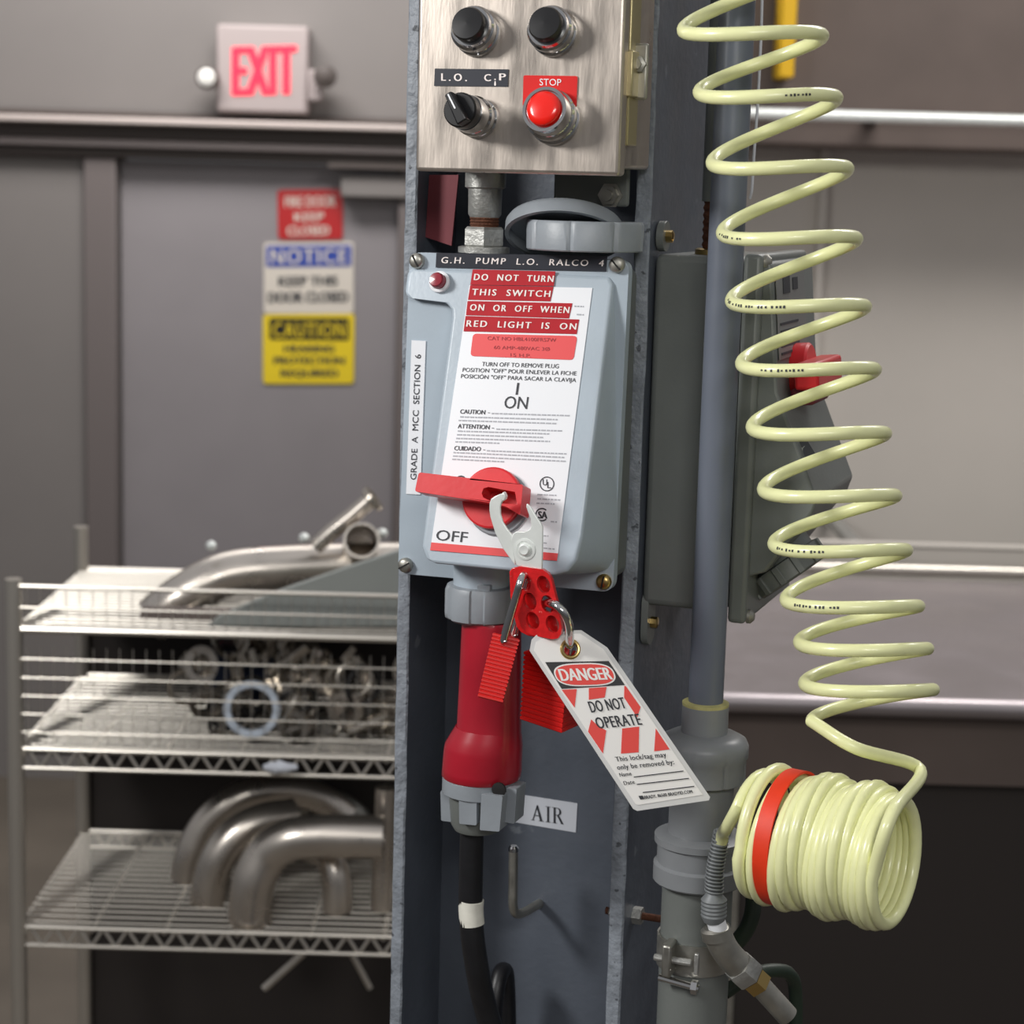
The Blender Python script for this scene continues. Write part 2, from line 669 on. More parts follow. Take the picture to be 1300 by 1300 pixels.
# ================================================================== COLUMN
ZB, ZTOP = -O.z, 1.55
UL0, UL1, UR0, UR1 = -.1035, -.0925, .0985, .1115
WW = -.09
t = thing('steel_column', 'grey-blue painted steel I-beam column carrying the switch', 'column', W(0, WW, ZB), -YAW)
COLUMN = t
part('web', MB().cbox(UL1, UR0, WW-.008, WW, ZB, ZTOP), M['column'], t)
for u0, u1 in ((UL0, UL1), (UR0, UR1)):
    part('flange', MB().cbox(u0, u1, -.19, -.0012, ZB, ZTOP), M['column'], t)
    # worn front edge as its own slightly wavy strip, painted paler where lit
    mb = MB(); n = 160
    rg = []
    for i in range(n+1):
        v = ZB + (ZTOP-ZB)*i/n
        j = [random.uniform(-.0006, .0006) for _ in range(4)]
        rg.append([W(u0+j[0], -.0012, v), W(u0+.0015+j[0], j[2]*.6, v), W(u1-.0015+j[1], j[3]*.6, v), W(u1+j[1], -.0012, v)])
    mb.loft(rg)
    part('flange_edge', mb, M['edge'], t, label='worn front edge painted paler where lit')
# AIR label on the web
pw = CP(WW)
mb = MB(); quad(mb, [(650, 1007), (733, 1020), (731, 1057), (648, 1043)], pw, .0006, .0005)
al = part('paper_label', mb, M['white_paper'], t, label='white paper label reading AIR')


def serif_AIR(mb, bl, br, h, pl, off):
    up = Vector((0.0, -1.0))
    wd = br[0]-bl[0]

    def q(x, y):
        return pl.at(bl[0]+wd*x, bl[1]+(br[1]-bl[1])*x-h*y, off)

    def st(*p):
        mb.flat([q(x, y) for x, y in p])
    # A
    st((.00, 0), (.11, 0), (.11, .03), (.00, .03)); st((.24, 0), (.40, 0), (.40, .03), (.24, .03))
    st((.045, .03), (.075, .03), (.215, 1), (.185, 1)); st((.28, .03), (.355, .03), (.215, 1), (.165, .93))
    st((.12, .30), (.27, .30), (.26, .355), (.13, .355))
    # I
    st((.45, 0), (.61, 0), (.61, .03), (.45, .03)); st((.45, .97), (.61, .97), (.61, 1), (.45, 1))
    st((.50, 0), (.56, 0), (.56, 1), (.50, 1))
    # R
    st((.65, 0), (.81, 0), (.81, .03), (.65, .03)); st((.65, .97), (.76, .97), (.76, 1), (.65, 1))
    st((.70, 0), (.76, 0), (.76, 1), (.70, 1))
    o_, i_ = [], []
    for k in range(9):
        a = pi/2 - pi*k/8
        o_.append((.82+.115*cos(a), .755+.245*sin(a))); i_.append((.82+.055*cos(a), .755+.205*sin(a)))
    st(*([(.76, 1)] + o_ + [(.76, .51)] + [(.76, .55)] + i_[::-1] + [(.76, .96)]))
    st((.80, .52), (.87, .52), (1.0, .03), (.93, .03)); st((.92, 0), (1.0, 0), (1.0, .03), (.92, .03))


mb = MB(); serif_AIR(mb, (674, 1041), (715, 1046.5), 20, pw, .0011)
part('lettering', mb, M['ink'], al, label='black serif letters')

# ================================================================== CONTROL BOX
WB0, WB1 = .006, .10
pb = CP(WB1)
u0, v0 = U(527, 217, WB1); u1, _ = U(784, 219, WB1)
u1 = .1145; vt = .452
t = thing('control_box', 'brushed stainless control box with knobs at the top of the column', 'control box',
          W((u0+u1)/2, WB0, v0), -YAW)
CB = t
part('body', MB().cbox(u0+.004, u1-.004, WB0, WB1-.014, v0+.006, vt-.004), M['steel'], t, bevel=.003)
part('cover', MB().cbox(u0, u1, WB1-.016, WB1, v0, vt), M['steel'], t, bevel=.003, seg=3)
# clamp on the right edge with screw
cl = MB().cbox(u1-.002, U(823, 90, .07)[0], WB1-.032, WB1-.028, *sorted((U(812, 127, .07)[1], U(812, 55, .07)[1])))
part('clamp', cl, M['steel_dull'], t, bevel=.004)
cl = MB().cbox(u1-.001, u1+.004, WB1-.030, WB1-.012, *sorted((U(800, 124, .07)[1], U(800, 66, .07)[1])))
cl.cbox(u1-.004, u1+.001, WB1-.04, WB1-.016, *sorted((U(800, 185, .07)[1], vt-.01)))
part('hinge_strip', cl, M['steel_yellow'], t, bevel=.001, label='yellowed metal strip on the side')
c = W(U(812, 82, .07)[0], WB1-.028, U(812, 82, .07)[1])
sc = MB().lathe(c, EN, [(.0065, 0), (.0065, .004), (.004, .005), (.004, .007)], 6)
part('screw', sc, M['steel_dull'], t)
# mounting foot with a hex nut below the box
ft = MB().cbox(.03, U(797, 250, .008)[0], .001, .006, U(775, 262, .008)[1], v0+.02)
mf = part('mounting_foot', ft, M['grey_dark'], t, bevel=.004)
c = L(775, 248, .006)
nt_ = MB().lathe(c, EN, [(.0105, 0), (.0105, .0015), (.008, .0016), (.008, .007)], 6)
nt_.lathe(c, EN, [(.0045, 0), (.0045, .011)], 12)
part('nut', nt_, M['steel_dull'], mf)


TILT = (EN + EZ*.26).normalized()


def bezel(t, c, R, h, name='bezel', TILT=TILT):
    mb = MB().lathe(c - TILT*.003, TILT, [(R*1.0, 0), (R*1.0, .004), (R*.93, .005), (R*.93, .009), (R*.98, .010), (R*.98, .014),
                            (R*.9, .0155), (R*.9, h-.004), (R*.86, h), (R*.74, h), (R*.72, h-.003)], 40)
    return part(name, mb, M['chrome'], t)


# selector switch and stop button, with the upper row cut by the frame edge
def selector(c, ang):
    EN = (globals()['EN'] + EZ*.12).normalized()
    bz = bezel(CB, c, .0158, .030, 'selector_bezel', EN)
    c2 = c + EN*.026
    kn = MB().lathe(c2, EN, [(.0128, 0), (.0132, .004), (.0132, .012), (.012, .0135), (0.001, .0135)], 36)
    d = EZ*cos(ang) - EX*sin(ang)
    d = (d - EN*d.dot(EN)).normalized()
    s_ = d.cross(EN).normalized()
    k = part('selector_knob', kn, M['black'], CB, label='black selector knob')
    gr = MB().prism([c2+EN*.013+d*.0128+s_*.003, c2+EN*.013+d*.0128-s_*.003, c2+EN*.013-d*.0125-s_*.0045, c2+EN*.013-d*.0125+s_*.0045], EN*.010)
    part('grip', gr, M['black'], k, bevel=.0012)
    pl_ = MB().prism([c2+EN*.0232+d*.0115+s_*.0006, c2+EN*.0232+d*.0115-s_*.0006, c2+EN*.0232-d*.001-s_*.0006, c2+EN*.0232-d*.001+s_*.0006], EN*.0003)
    part('pointer_line', pl_, M['white'], k)


selector(L(607, 150, WB1), .55)
c = L(704, 151, WB1)
# red legend plate
mb = MB(); quad(mb, rrect([(664.5, 95.5), (733, 96.5), (731.5, 136), (663.5, 135)], 2.5), pb, .0012, .0012)
lp = part('legend_plate', mb, M['legend'], t, label='red legend plate reading STOP')
mb = MB(); text(mb, 'STOP', (685, 108.3), (712.5, 108.8), 8.6, pb, .0016)
part('lettering', mb, M['white'], lp, label='white letters')
bezel(t, c, .0200, .028, 'button_bezel')
bt = MB().lathe(c+TILT*.020, TILT, [(.0132, 0), (.0132, .007), (.0122, .0088), (.008, .0098), (0.0004, .0102)], 40)
part('push_button', bt, M['button'], t, label='red push button', sharp=60)
for px in (606, 703):
    c = L(px, 42, WB1)
    bezel(t, c, .018, .019, 'upper_bezel')
    part('upper_button', MB().lathe(c+TILT*.012, TILT, [(.0132, 0), (.0132, .009), (.012, .011), (0.0004, .0118)], 36), M['black'], t, label='black button')
mb = MB(); quad(mb, [(552, 87), (645.5, 88), (644.5, 110), (551, 109)], pb, .0008, .0006)
lt = part('label_tape', mb, M['tape_black'], t, label='black tape reading L.O. CiP')
mb = MB(); text(mb, 'L . O .', (560.5, 102.4), (592.5, 103), 9.5, pb, .0012, bold=.022)
text(mb, 'C', (615, 103), (623, 103), 9, pb, .0012, bold=.022)
text(mb, '¡', (627.5, 106.5), (629.5, 106.5), 9, pb, .0012, bold=.012)
text(mb, 'P', (634, 102), (642, 102), 9, pb, .0012, bold=.022)
part('lettering', mb, M['emboss'], lt, label='white embossed letters')

# conduit fitting between the two boxes
t = thing('conduit_fitting', 'galvanised conduit fitting with rusty thread between the two boxes', 'pipe fitting', L(615, 318, .03), -YAW)
u_, v_ = U(618, 226, .03)
ax0 = W(u_-.001, .03, 0)


def zpx(py): return U(618, py, .03)[1]


def ring_at(pairs, n=32):
    return MB().lathe(Vector((ax0.x, ax0.y, O.z+zpx(320))), EZ, [(r, zpx(py)-zpx(320)) for r, py in pairs], n)


part('hub', ring_at([(.0115, 277), (.0135, 272), (.0138, 240), (.0165, 238), (.0165, 216)]), M['galv'], t)
part('thread', ring_at([(.0115, 292), (.0122, 289), (.0112, 287), (.0122, 285), (.0112, 283), (.0122, 281), (.0112, 279), (.0122, 277), (.011, 274)]), M['rust'], t, label='rusty threaded neck')
part('hex_nut', ring_at([(.0165, 313), (.0178, 311), (.0178, 291), (.016, 288)], 6), M['galv'], t)
part('locknut', ring_at([(.021, 321), (.021, 314), (.019, 313)]), M['galv'], t)

# maroon strip hanging behind
mb = MB().prism([L(545, 222, -.02), L(582, 222, -.02), L(573, 312, -.02), L(540, 301, -.02)], EN*-.002)
solo('hanging_strip', mb, M['maroon'], 'maroon strip hanging under the left side of the stainless box', 'strip', rz=-YAW)

# round screw cap lying on top of the switch
t = thing('screw_cap', 'grey round plug cap with open lid on top of the grey switch', 'cap', W(.068, .03, U(735, 320, .03)[1]), -YAW)
cu, cv = U(742, 318, .03)
cc = W(cu, .03, cv)
n = 24
prof = []
rg = []
for r, h in ((.0445, 0), (.0455, .001), (.0460, .021), (.0445, .0235), (.038, .0235)):
    rg.append([cc + EZ*h + (EX*cos(2*pi*k/96) + EN*sin(2*pi*k/96))*(r + (.0010 if (k % 12) < 11 else -.0010)) for k in range(96)])
part('ring', MB().loft(rg), M['grey_plastic'], t)
lc = L(716, 304, .028)
la = (EN*.42 - EZ*.86 + EX*.10).normalized()
ld_ = MB().lathe(lc - la*.014, la, [(.0005, 0), (.046, 0), (.0480, .003), (.0480, .012), (.0445, .012), (.044, .004), (.0005, .003)], 64, cap=False)
part('lid', ld_, M['grey_plastic'], t, label='open shallow lid')

# ================================================================== MAIN SAFETY SWITCH
KS = .3
VK = .19


def wk(v): return max(.0545, .055 + KS*(VK - v))


nk = (EN + EZ*KS).normalized()
PK = Plane(W(0, .055, VK), nk)       # sloping front
WC = .0500
pc = CP(WC)
t = thing('safety_switch', 'grey wedge-fronted safety switch with red rotary handle on the column', 'safety switch', W(.015, 0, -.05), -YAW)
SW = t
part('base', MB().cbox(-.073, .104, .0, .046, -.043, .209), M['grey_dark'], t, bevel=.008, seg=3)
fl = [pc.at(x, y) for x, y in rrect([(520, 320), (799, 331), (778, 752), (505, 728)], 15, 6)]
part('cover_flange', MB().prism(fl, EN*-.010), M['grey'], t, bevel=.0025, seg=3)


def pk2(px, py):
    q = PK.at(px, py) - O
    return q.dot(EX), q.z


out = [pk2(x, y) for x, y in [(782, 352)]]
# outline of the raised cover in column coordinates (u, v)
uR = pk2(778, 360)[0]
uL = pk2(548, 600)[0]
uLL = -.0772
vS = pk2(540, 383)[1]
vB = pk2(620, 722)[1]
vT = pk2(650, 345.5)[1]
poly = [(uLL+.004, vT), (uR-.004, vT), (uR, vT-.006)]
poly += [(uR, vB+.03), (uR-.002, vB+.013), (uR-.008, vB+.004), (uR-.018, vB)]
poly += [(uL+.014, vB), (uL+.005, vB+.003), (uL, vB+.012)]
poly += [(uL, vS-.012), (uL-.0015, vS-.005), (uL-.007, vS), (uLL+.004, vS+.002), (uLL, vS+.006), (uLL, vT-.004)]
cu_ = sum(p[0] for p in poly)/len(poly)
top = []; bot = []
for u, v in poly:
    w_ = wk(v) + .0035
    top.append(W(u, w_, v))
    hgt = w_ - WC
    sgn = (1 if u > .02 else -1)
    bot.append(W(u + (.17*hgt if sgn > 0 else -.25*hgt), WC-.004, v - (.13*hgt if v < .0 else 0)))
# the top must be planar for the cap: sloping part and level strip are built as two solids
top = [W(u, .055 + KS*(VK-v) + .0005, v) for u, v in poly]
mb = MB().prism(top, None, back=bot)
part('raised_cover', mb, M['grey'], t, bevel=.0065, seg=4, sharp=50)

# cover screws
for px, py in ((530.5, 331), (784.5, 336), (516, 717), (767.5, 738)):
    c = L(px, py, WC)
    sb = MB().lathe(c, EN, [(.0062, 0), (.0064, .003), (.0055, .0048), (.0035, .0058), (.0003, .0062)], 20)
    s = part('cover_screw', sb, M['brass'] if py > 735 else M['steel_dull'], t, sharp=50)
    a = random.uniform(0, pi)
    d = EX*cos(a)+EZ*sin(a); e2 = EN.cross(d)
    part('slot', MB().obox(c+EN*.0058, d*.0052, e2*.0006, EN*.0008), M['dark'], s)
# pilot light
c = PK.at(559.5, 359) + nk*.001
part('pilot_bezel', MB().lathe(c, nk, [(.0088, 0), (.0088, .003), (.0075, .0038), (.0066, .0038), (.0066, .002)], 32), M['white'], t, label='pale ring of the pilot light')
part('pilot_lens', MB().lathe(c, nk, [(.0062, 0), (.0062, .009), (.0052, .0105), (.0003, .0112)], 32), M['lamp_red'], t, label='dark red pilot lens')

# --- tapes and labels
OFF0 = .0012


def tape(q, m, s_, lines, lab, plane=PK, off=.0018, bold=.02, inkm='emboss'):
    mb = MB(); quad(mb, q, plane, off, .0005)
    tp = part('label_tape', mb, m, t, label=lab)
    mb = MB()
    for (tx, bl, br_, h) in lines:
        text(mb, tx, bl, br_, h, plane, off+.0004, up=(.14, -1), bold=bold, spacing=1.3)
    part('lettering', mb, M[inkm], tp, label='white embossed letters')


mb = MB(); quad(mb, [(596, 362), (752, 365.5), (707, 712), (546, 698.5)], PK, OFF0, .0005)
LB = part('instruction_label', mb, M['white'], t, label='white instruction label with red foot band')
mb = MB(); quad(mb, [(547.5, 688.5), (708.5, 702.5), (707, 712), (546, 698.5)], PK, OFF0+.0003, .0002)
part('foot_band', mb, M['sticker_red'], LB, label='red band')
tape([(554, 321), (771, 325), (769.5, 344.5), (553, 339.5)], M['tape_black'], '',
     [('G.H.  PUMP  L.O.  RALCO  4', (560, 334), (766, 338), 8)], 'black tape reading G.H. PUMP L.O. RALCO 4', plane=pc, off=.0012, bold=.014)
tape([(600, 342), (705, 344.5), (703, 363), (597, 361.5)], M['tape_red'], '',
     [('DO  NOT  TURN', (601.5, 355.5), (702, 358), 8.2)], 'red tape reading DO NOT TURN')
tape([(597, 362), (702.5, 364), (698.5, 382.5), (594, 380.5)], M['tape_red'], '',
     [('THIS  SWITCH', (599, 374.5), (698, 377), 8.2)], 'red tape reading THIS SWITCH')
tape([(593.5, 382), (726.5, 385), (722, 404), (591.5, 400)], M['tape_red'], '',
     [('ON  OR  OFF  WHEN', (596.5, 394), (722, 397.5), 8.2)], 'red tape reading ON OR OFF WHEN')
tape([(591, 401), (735, 405.5), (732, 424), (588.5, 420.5)], M['tape_red'], '',
     [('RED  LIGHT  IS  ON', (592, 414.5), (731, 418.5), 8.2)], 'red tape reading RED LIGHT IS ON')
mb = MB(); quad(mb, rrect([(600.5, 423.5), (733, 426.5), (728, 457), (597, 452)], 5), PK, OFF0+.0004, .0002)
st_ = part('red_sticker', mb, M['sticker_red'], LB, label='pale red sticker with faded print')
mb = MB()
text(mb, 'CAT NO HBL4100FRS7W', (619, 431.5), (706, 434), 4.6, PK, OFF0+.0007)
text(mb, '60 AMP-480VAC 3Ø', (627, 443), (698, 445.3), 4.4, PK, OFF0+.0007)
text(mb, '15 H.P.', (648, 452.5), (674, 453.5), 4.2, PK, OFF0+.0007)
part('faded_print', mb, M['ink_red'], LB, label='faded dark red print')
mb = MB()
UPK = (.14, -1)
for tx, bl, br_, h, bo in (
        ('TURN OFF TO REMOVE PLUG', (611.5, 464.6), (709, 467.5), 5.4, .004),
        ('POSITION "OFF" POUR ENLEVER LA FICHE', (587, 471.8), (731.5, 476.5), 5.2, .004),
        ('POSICIÓN "OFF" PARA SACAR LA CLAVIJA', (585, 479.9), (731, 485), 5.2, .004),
        ('ON', (639.5, 518.2), (669, 519.2), 15.8, .004),
        ('CAUTION', (584, 525), (615.5, 526), 5.6, .015), ('-', (619, 525.5), (622, 525.6), 5, 0),
        ('ATTENTION', (581, 543.5), (621, 545), 5.6, .015), ('-', (624, 545), (627, 545.2), 5, 0),
        ('CUIDADO', (576.5, 571.5), (610, 572.7), 5.6, .015), ('-', (613, 572.5), (616, 572.7), 5, 0),
        ('O', (577, 616.5), (590.5, 617), 13.5, .002),
        ('OFF', (553, 685.6), (592.5, 688.8), 13.6, .004)):
    text(mb, tx, bl, br_, h, PK, OFF0+.0004, up=UPK, bold=bo)
quad(mb, [(656.6, 486), (659.4, 486.1), (657.2, 501.2), (654.4, 501)], PK, OFF0+.0004, .0001)


def ring_px(mb, c, r, w, plane, off, a0=0, a1=2*pi, n=28):
    o_ = [plane.at(c[0]+r*cos(a0+(a1-a0)*k/n), c[1]+r*sin(a0+(a1-a0)*k/n), off) for k in range(n+1)]
    i_ = [plane.at(c[0]+(r-w)*cos(a0+(a1-a0)*k/n), c[1]+(r-w)*sin(a0+(a1-a0)*k/n), off) for k in range(n+1)]
    m_ = n+1
    mb.add(o_+i_, [(k, k+1, m_+k+1, m_+k) for k in range(n)])


ring_px(mb, (694.3, 614.3), 9.4, 1.3, PK, OFF0+.0004)
text(mb, 'U', (689, 616), (694.5, 616.3), 8, PK, OFF0+.0004, bold=.01)
text(mb, 'L', (694.8, 619.5), (699.5, 619.8), 8, PK, OFF0+.0004, bold=.01)
ring_px(mb, (688, 653.3), 8.6, 1.7, PK, OFF0+.0004, a0=.8, a1=2*pi-.8)
text(mb, 'SA', (683.5, 658), (694.5, 658.4), 9, PK, OFF0+.0004, bold=.03)
part('lettering', mb, M['ink'], LB, label='dark grey printed words')
mb = MB()
random.seed(3)
for (x0, y0, x1, y1) in ((624, 525.7, 725, 528.5), (584, 530, 708, 533.5), (582, 534.5, 706, 538.5),
                         (630, 545.5, 715, 547.8), (581, 548, 697, 551.6), (580, 552.6, 690, 556.2), (579, 557.2, 698, 561.2),
                         (578, 561.6, 635, 563.5), (618, 573, 719, 577), (575.5, 575.2, 716, 581.5), (575, 579.7, 720, 586.5),
                         (574, 583.8, 640, 587), (682, 628.5, 708, 629.8), (682, 634, 711, 635.5), (681, 639.5, 704, 640.6),
                         (729, 389.5, 741, 390), (732, 400, 741, 400.4), (699, 663, 707, 663.5), (690, 681, 696, 681.4), (690, 690, 694, 690.4),
                         (690, 696.5, 704, 698)):
    x = x0
    while x < x1 - 1:
        wd = min(random.uniform(2, 7), x1 - x)
        s0, s1_ = (x-x0)/(x1-x0), (x+wd-x0)/(x1-x0)
        ya, yb = y0+(y1-y0)*s0, y0+(y1-y0)*s1_
        quad(mb, [(x+.15, ya-1.7), (x+wd+.15, yb-1.7), (x+wd, yb), (x, ya)], PK, OFF0+.0003, .0001)
        x += wd + 1.1
part('small_print', mb, M['ink_grey'], LB, label='rows of tiny grey print')
# white tape on the left ledge
mb = MB(); quad(mb, [(522.5, 432), (540.5, 433), (533.5, 628), (515.5, 627)], pc, .0010, .0008)
gl = part('side_label', mb, M['white'], t, label='white strip reading GRADE A MCC SECTION 6')
mb = MB(); text(mb, 'GRADE  A  MCC  SECTION  6', (528.3, 609), (534.3, 450), 7.6, pc, .0014, up=(-1, -.03), bold=.006)
part('lettering', mb, M['ink'], gl, label='black letters')

# --- handle
HB = .010
hc = PK.at(628.5, 634) + nk*HB
dl = MB().lathe(PK.at(628.5, 634), nk, [(.0245, 0), (.0245, HB-.001), (.0235, HB)], 48)
part('dial_base', MB().lathe(PK.at(634, 640), nk, [(.0255, 0), (.0255, .003), (.0245, .004)], 48), M['grey_plastic'], t, label='grey dial base')
part('dial', dl, M['handle'], t, bevel=.001, label='red round dial')
PH = Plane(PK.p + nk*.030, nk)
bar = [PH.at(x, y) for x, y in rrect([(531.5, 599.5), (664, 614.8), (660.5, 654.5), (643, 643.5), (620, 638), (526.5, 624)], 3.5, 4)]
slot = [PH.at(x, y) for x, y in [(653.5, 624.5), (656.5, 640.5), (645, 639.5), (622, 635.5), (613.5, 631.5), (611.5, 626), (614, 620), (620, 618.2)]]
hb = MB().prism(bar, nk*-.020, holes=[slot])
part('handle_bar', hb, M['handle'], t, bevel=.0012, label='red lever with lock slot')
sc_ = PH.at(624, 631.5) - nk*.018
part('handle_screw', MB().lathe(sc_, nk, [(.0035, 0), (.0035, .003), (.002, .004)], 16), M['brass'], t, label='small brass screw')

# --- receptacle collar under the switch
cw = .060
c0 = L(611, 790, cw); zt_ = U(611, 741, cw)[1]; zb_ = U(611, 786, cw)[1]
cx = W(U(611, 768, cw)[0], cw, 0)
base_ = Vector((cx.x, cx.y, O.z+zb_))
H_ = zt_-zb_
part('receptacle_neck', MB().lathe(base_+EZ*(H_-.004), EZ, [(.0235, 0), (.0235, .03)], 48), M['grey'], t)
rg = []
for r, h in ((.0255, 0), (.0283, .002), (.0288, .006), (.0288, H_-.005), (.0272, H_-.001), (.024, H_)):
    rr = []
    for k in range(144):
        bump = .0012 if (k % 24) < 15 else -.0003
        rr.append(base_ + EZ*h + (EX*cos(2*pi*k/144+.5) + EN*sin(2*pi*k/144+.5))*(r+bump))
    rg.append(rr)
part('receptacle_ring', MB().loft(rg), M['grey_plastic'], t, label='grey ribbed locking ring', sharp=45)
lug = MB().obox(W(U(626, 741, cw)[0], cw+.02, zt_+.001), EX*.006, EN*.003, EZ*.003)
part('ring_lug', lug, M['grey_plastic'], t, bevel=.001)

# ================================================================== PLUG AND CABLE
t = thing('power_plug', 'red industrial plug with grey clamp and black cable under the switch', 'plug', L(608, 1055, cw), -YAW)
PL = t


def loftpx(rows, w=cw, n=48):
    """rows: centre pixel x, y and pixel half-width -> level rings stacked down a plug"""
    rg = []
    for x, y, r in rows:
        c = L(x, y, w)
        r_ = (L(x+r, y, w) - L(x-r, y, w)).length/2*.955
        rg.append([c + (EX*cos(2*pi*k/n) + EN*sin(2*pi*k/n))*r_ for k in range(n)])
    return MB().loft(rg)


part('body', loftpx([(623, 786, 36), (624, 792, 37), (622.5, 860, 38.5), (621, 922, 40), (620, 926, 41)]), M['plug'], t)
part('skirt', loftpx([(620, 922, 40.5), (617.5, 932, 44), (614.5, 944, 48), (613.5, 950, 48.6), (612, 975, 49.2), (611, 984, 49), (610.6, 986, 47)]), M['plug'], t, sharp=50)
part('clamp_ring', loftpx([(610.5, 984, 46), (610.5, 986, 47.5), (609, 1004, 46.5), (609, 1006, 44)]), M['grey_plastic'], t, label='grey clamp ring')
part('clamp_core', loftpx([(609, 1004, 39), (608, 1012, 37), (606, 1044, 33), (605.5, 1052, 28)]), M['grey_dark'], t, label='dark grey clamp core')
for (x0, x1, y0, y1, xb0, xb1, yb, off) in ((559, 576, 1004, 1003, 560, 576, 1044, .012), (582, 605, 990, 992, 583, 605, 1048, .0295), (611, 638, 1008, 1011, 609, 634, 1056, .032), (643, 656, 1000, 1002, 640, 653, 1046, .020)):
    pw2 = CP(cw+off)
    mb = MB().prism([pw2.at(*q) for q in rrect([(x0, y0), (x1, y1), (xb1, yb), (xb0, yb-2)], 2)], EN*-.022)
    part('clamp_jaw', mb, M['grey_plastic'], t, bevel=.0014, label='grey clamp jaw')
mb = MB().lathe(L(634, 1002, cw+.026), EN, [(.006, 0), (.006, .002), (.003, .0025)], 16)
part('clamp_screw', mb, M['dark'], t)
pth = [(600, 1040, cw), (599, 1070, cw), (598, 1110, cw), (597.5, 1150, cw), (600, 1190, cw), (606, 1230, cw-.004), (612, 1262, cw-.01), (622, 1300, cw-.016), (634, 1345, cw-.02), (640, 1400, cw-.02)]
path = spline([L(*q) for q in pth], 8)
cb = part('cable', MB().tube(path, .0102, 20), M['rubber'], t, label='black round cable')
pb_ = spline([L(x, y, cw) for x, y in ((598.6, 1142), (598, 1152), (598.4, 1162), (599.4, 1173))], 6)
part('tape_band', MB().tube(pb_, .0106, 24), M['band'], cb, label='white tape band')
# second cable bend behind
pth = spline([L(*q) for q in ((612, 1420, -.02), (624, 1320, -.02), (629, 1268, -.025), (634, 1240, -.035), (639, 1232, -.045), (643, 1242, -.05), (645, 1300, -.055), (645, 1400, -.055))], 8)
solo('spare_cable', MB().tube(pth, .0075, 14), M['rubber'], 'bent black cable behind the plug cable at the bottom of the column', 'cable')

# steel hook on the web
pth = spline([L(685, 1147, WW+.0), L(678, 1151, -.07), L(666, 1158, -.05), L(656, 1160, -.036), L(651.5, 1150, -.030), L(651.5, 1120, -.029), L(652, 1079, -.029)], 8)
t = thing('steel_hook', 'small bent steel hook on the column web below the AIR label', 'hook', L(685, 1147, WW), -YAW)
part('rod', MB().tube(pth, .0042, 14), M['steel_dull'], t)
part('tip', MB().lathe(pth[-1]-EZ*.001, EZ, [(.0046, 0), (.0046, .003), (.003, .005)], 16), M['chrome'], t, label='bright rod end')

# ================================================================== HASP, PADLOCKS, TAG
WHS = .150
ph_ = CP(WHS)


def z5(lst, s=5.909, ox=520, oy=580): return [(x/s+ox, y/s+oy) for x, y in lst]


def z4(lst): return z5(lst, 4.0625, 590, 720)


t = thing('lockout_hasp', 'steel lockout hasp with red vinyl body hanging from the red handle', 'lockout hasp', L(680, 811, WHS), -YAW)
lj = z5([(700, 280), (715, 300), (712, 325), (690, 340), (680, 380), (682, 430), (700, 490), (735, 545), (790, 610), (800, 700),
         (790, 815), (700, 690), (640, 570), (604, 450), (597, 400), (598, 350), (610, 315), (640, 295), (680, 278)])
mb = MB().prism([ph_.at(x, y, -.0022) for x, y in lj], EN*-.0022)
part('left_jaw', mb, M['zinc'], t, bevel=.0006)
rj = z5([(878, 350), (905, 372), (940, 430), (985, 500), (998, 530), (997, 700), (993, 855), (800, 815), (775, 720), (760, 620), (772, 580), (800, 560),
         (870, 560), (900, 545), (912, 515), (905, 460), (885, 410), (873, 375)])
mb = MB().prism([ph_.at(x, y) for x, y in rj], EN*-.0022)
part('right_jaw', mb, M['zinc'], t, bevel=.0006)
c = ph_.at(666.5, 697.5)
part('rivet', MB().lathe(c, EN, [(.0083, 0), (.0083, .0006), (.0066, .0008), (.0062, .0003), (.0045, .0003), (.0045, .0022), (.0035, .0030), (.0003, .0026)], 32), M['zinc'], t)
hx = z5([(700, 262), (712, 275), (722, 300), (716, 325), (690, 335), (680, 315), (685, 285)])
part('jaw_tip', MB().prism([ph_.at(x, y) for x, y in hx], EN*-.005), M['zinc'], t, bevel=.0008)
bodyp = z4([(250, 20), (262, 3), (285, -4), (400, 12), (430, 32), (446, 62), (465, 140), (480, 200), (500, 310), (497, 345), (480, 368), (450, 372), (345, 350), (308, 330), (288, 305), (268, 230), (255, 150)])
holes = []
for cx_, cy_ in ((306, 78), (406, 90), (335, 176), (427, 190), (350, 276), (452, 294)):
    cx2, cy2 = cx_/4.0625+590, cy_/4.0625+720
    holes.append([(cx2+8.3*cos(2*pi*k/20)*1.0+2.0*sin(2*pi*k/20), cy2+11.2*sin(2*pi*k/20)) for k in range(20)])
fr_ = [ph_.at(x, y, .0016) for x, y in bodyp]
mb = MB().prism(fr_, EN*-.0045, holes=[[ph_.at(x, y, .0016) for x, y in h] for h in holes])
part('vinyl_body', mb, M['vinyl'], t, bevel=.0012, seg=3, label='red vinyl-coated plate with six holes')
sh = (-5, 1)
mb = MB().prism([ph_.at(x+sh[0], y+sh[1], -.0085) for x, y in bodyp], EN*-.0045, holes=[[ph_.at(x+sh[0]+1.5, y+sh[1], -.0085) for x, y in h] for h in (holes[0], holes[3])])
part('rear_plate', mb, M['vinyl'], t, bevel=.0012, label='red vinyl-coated rear plate')


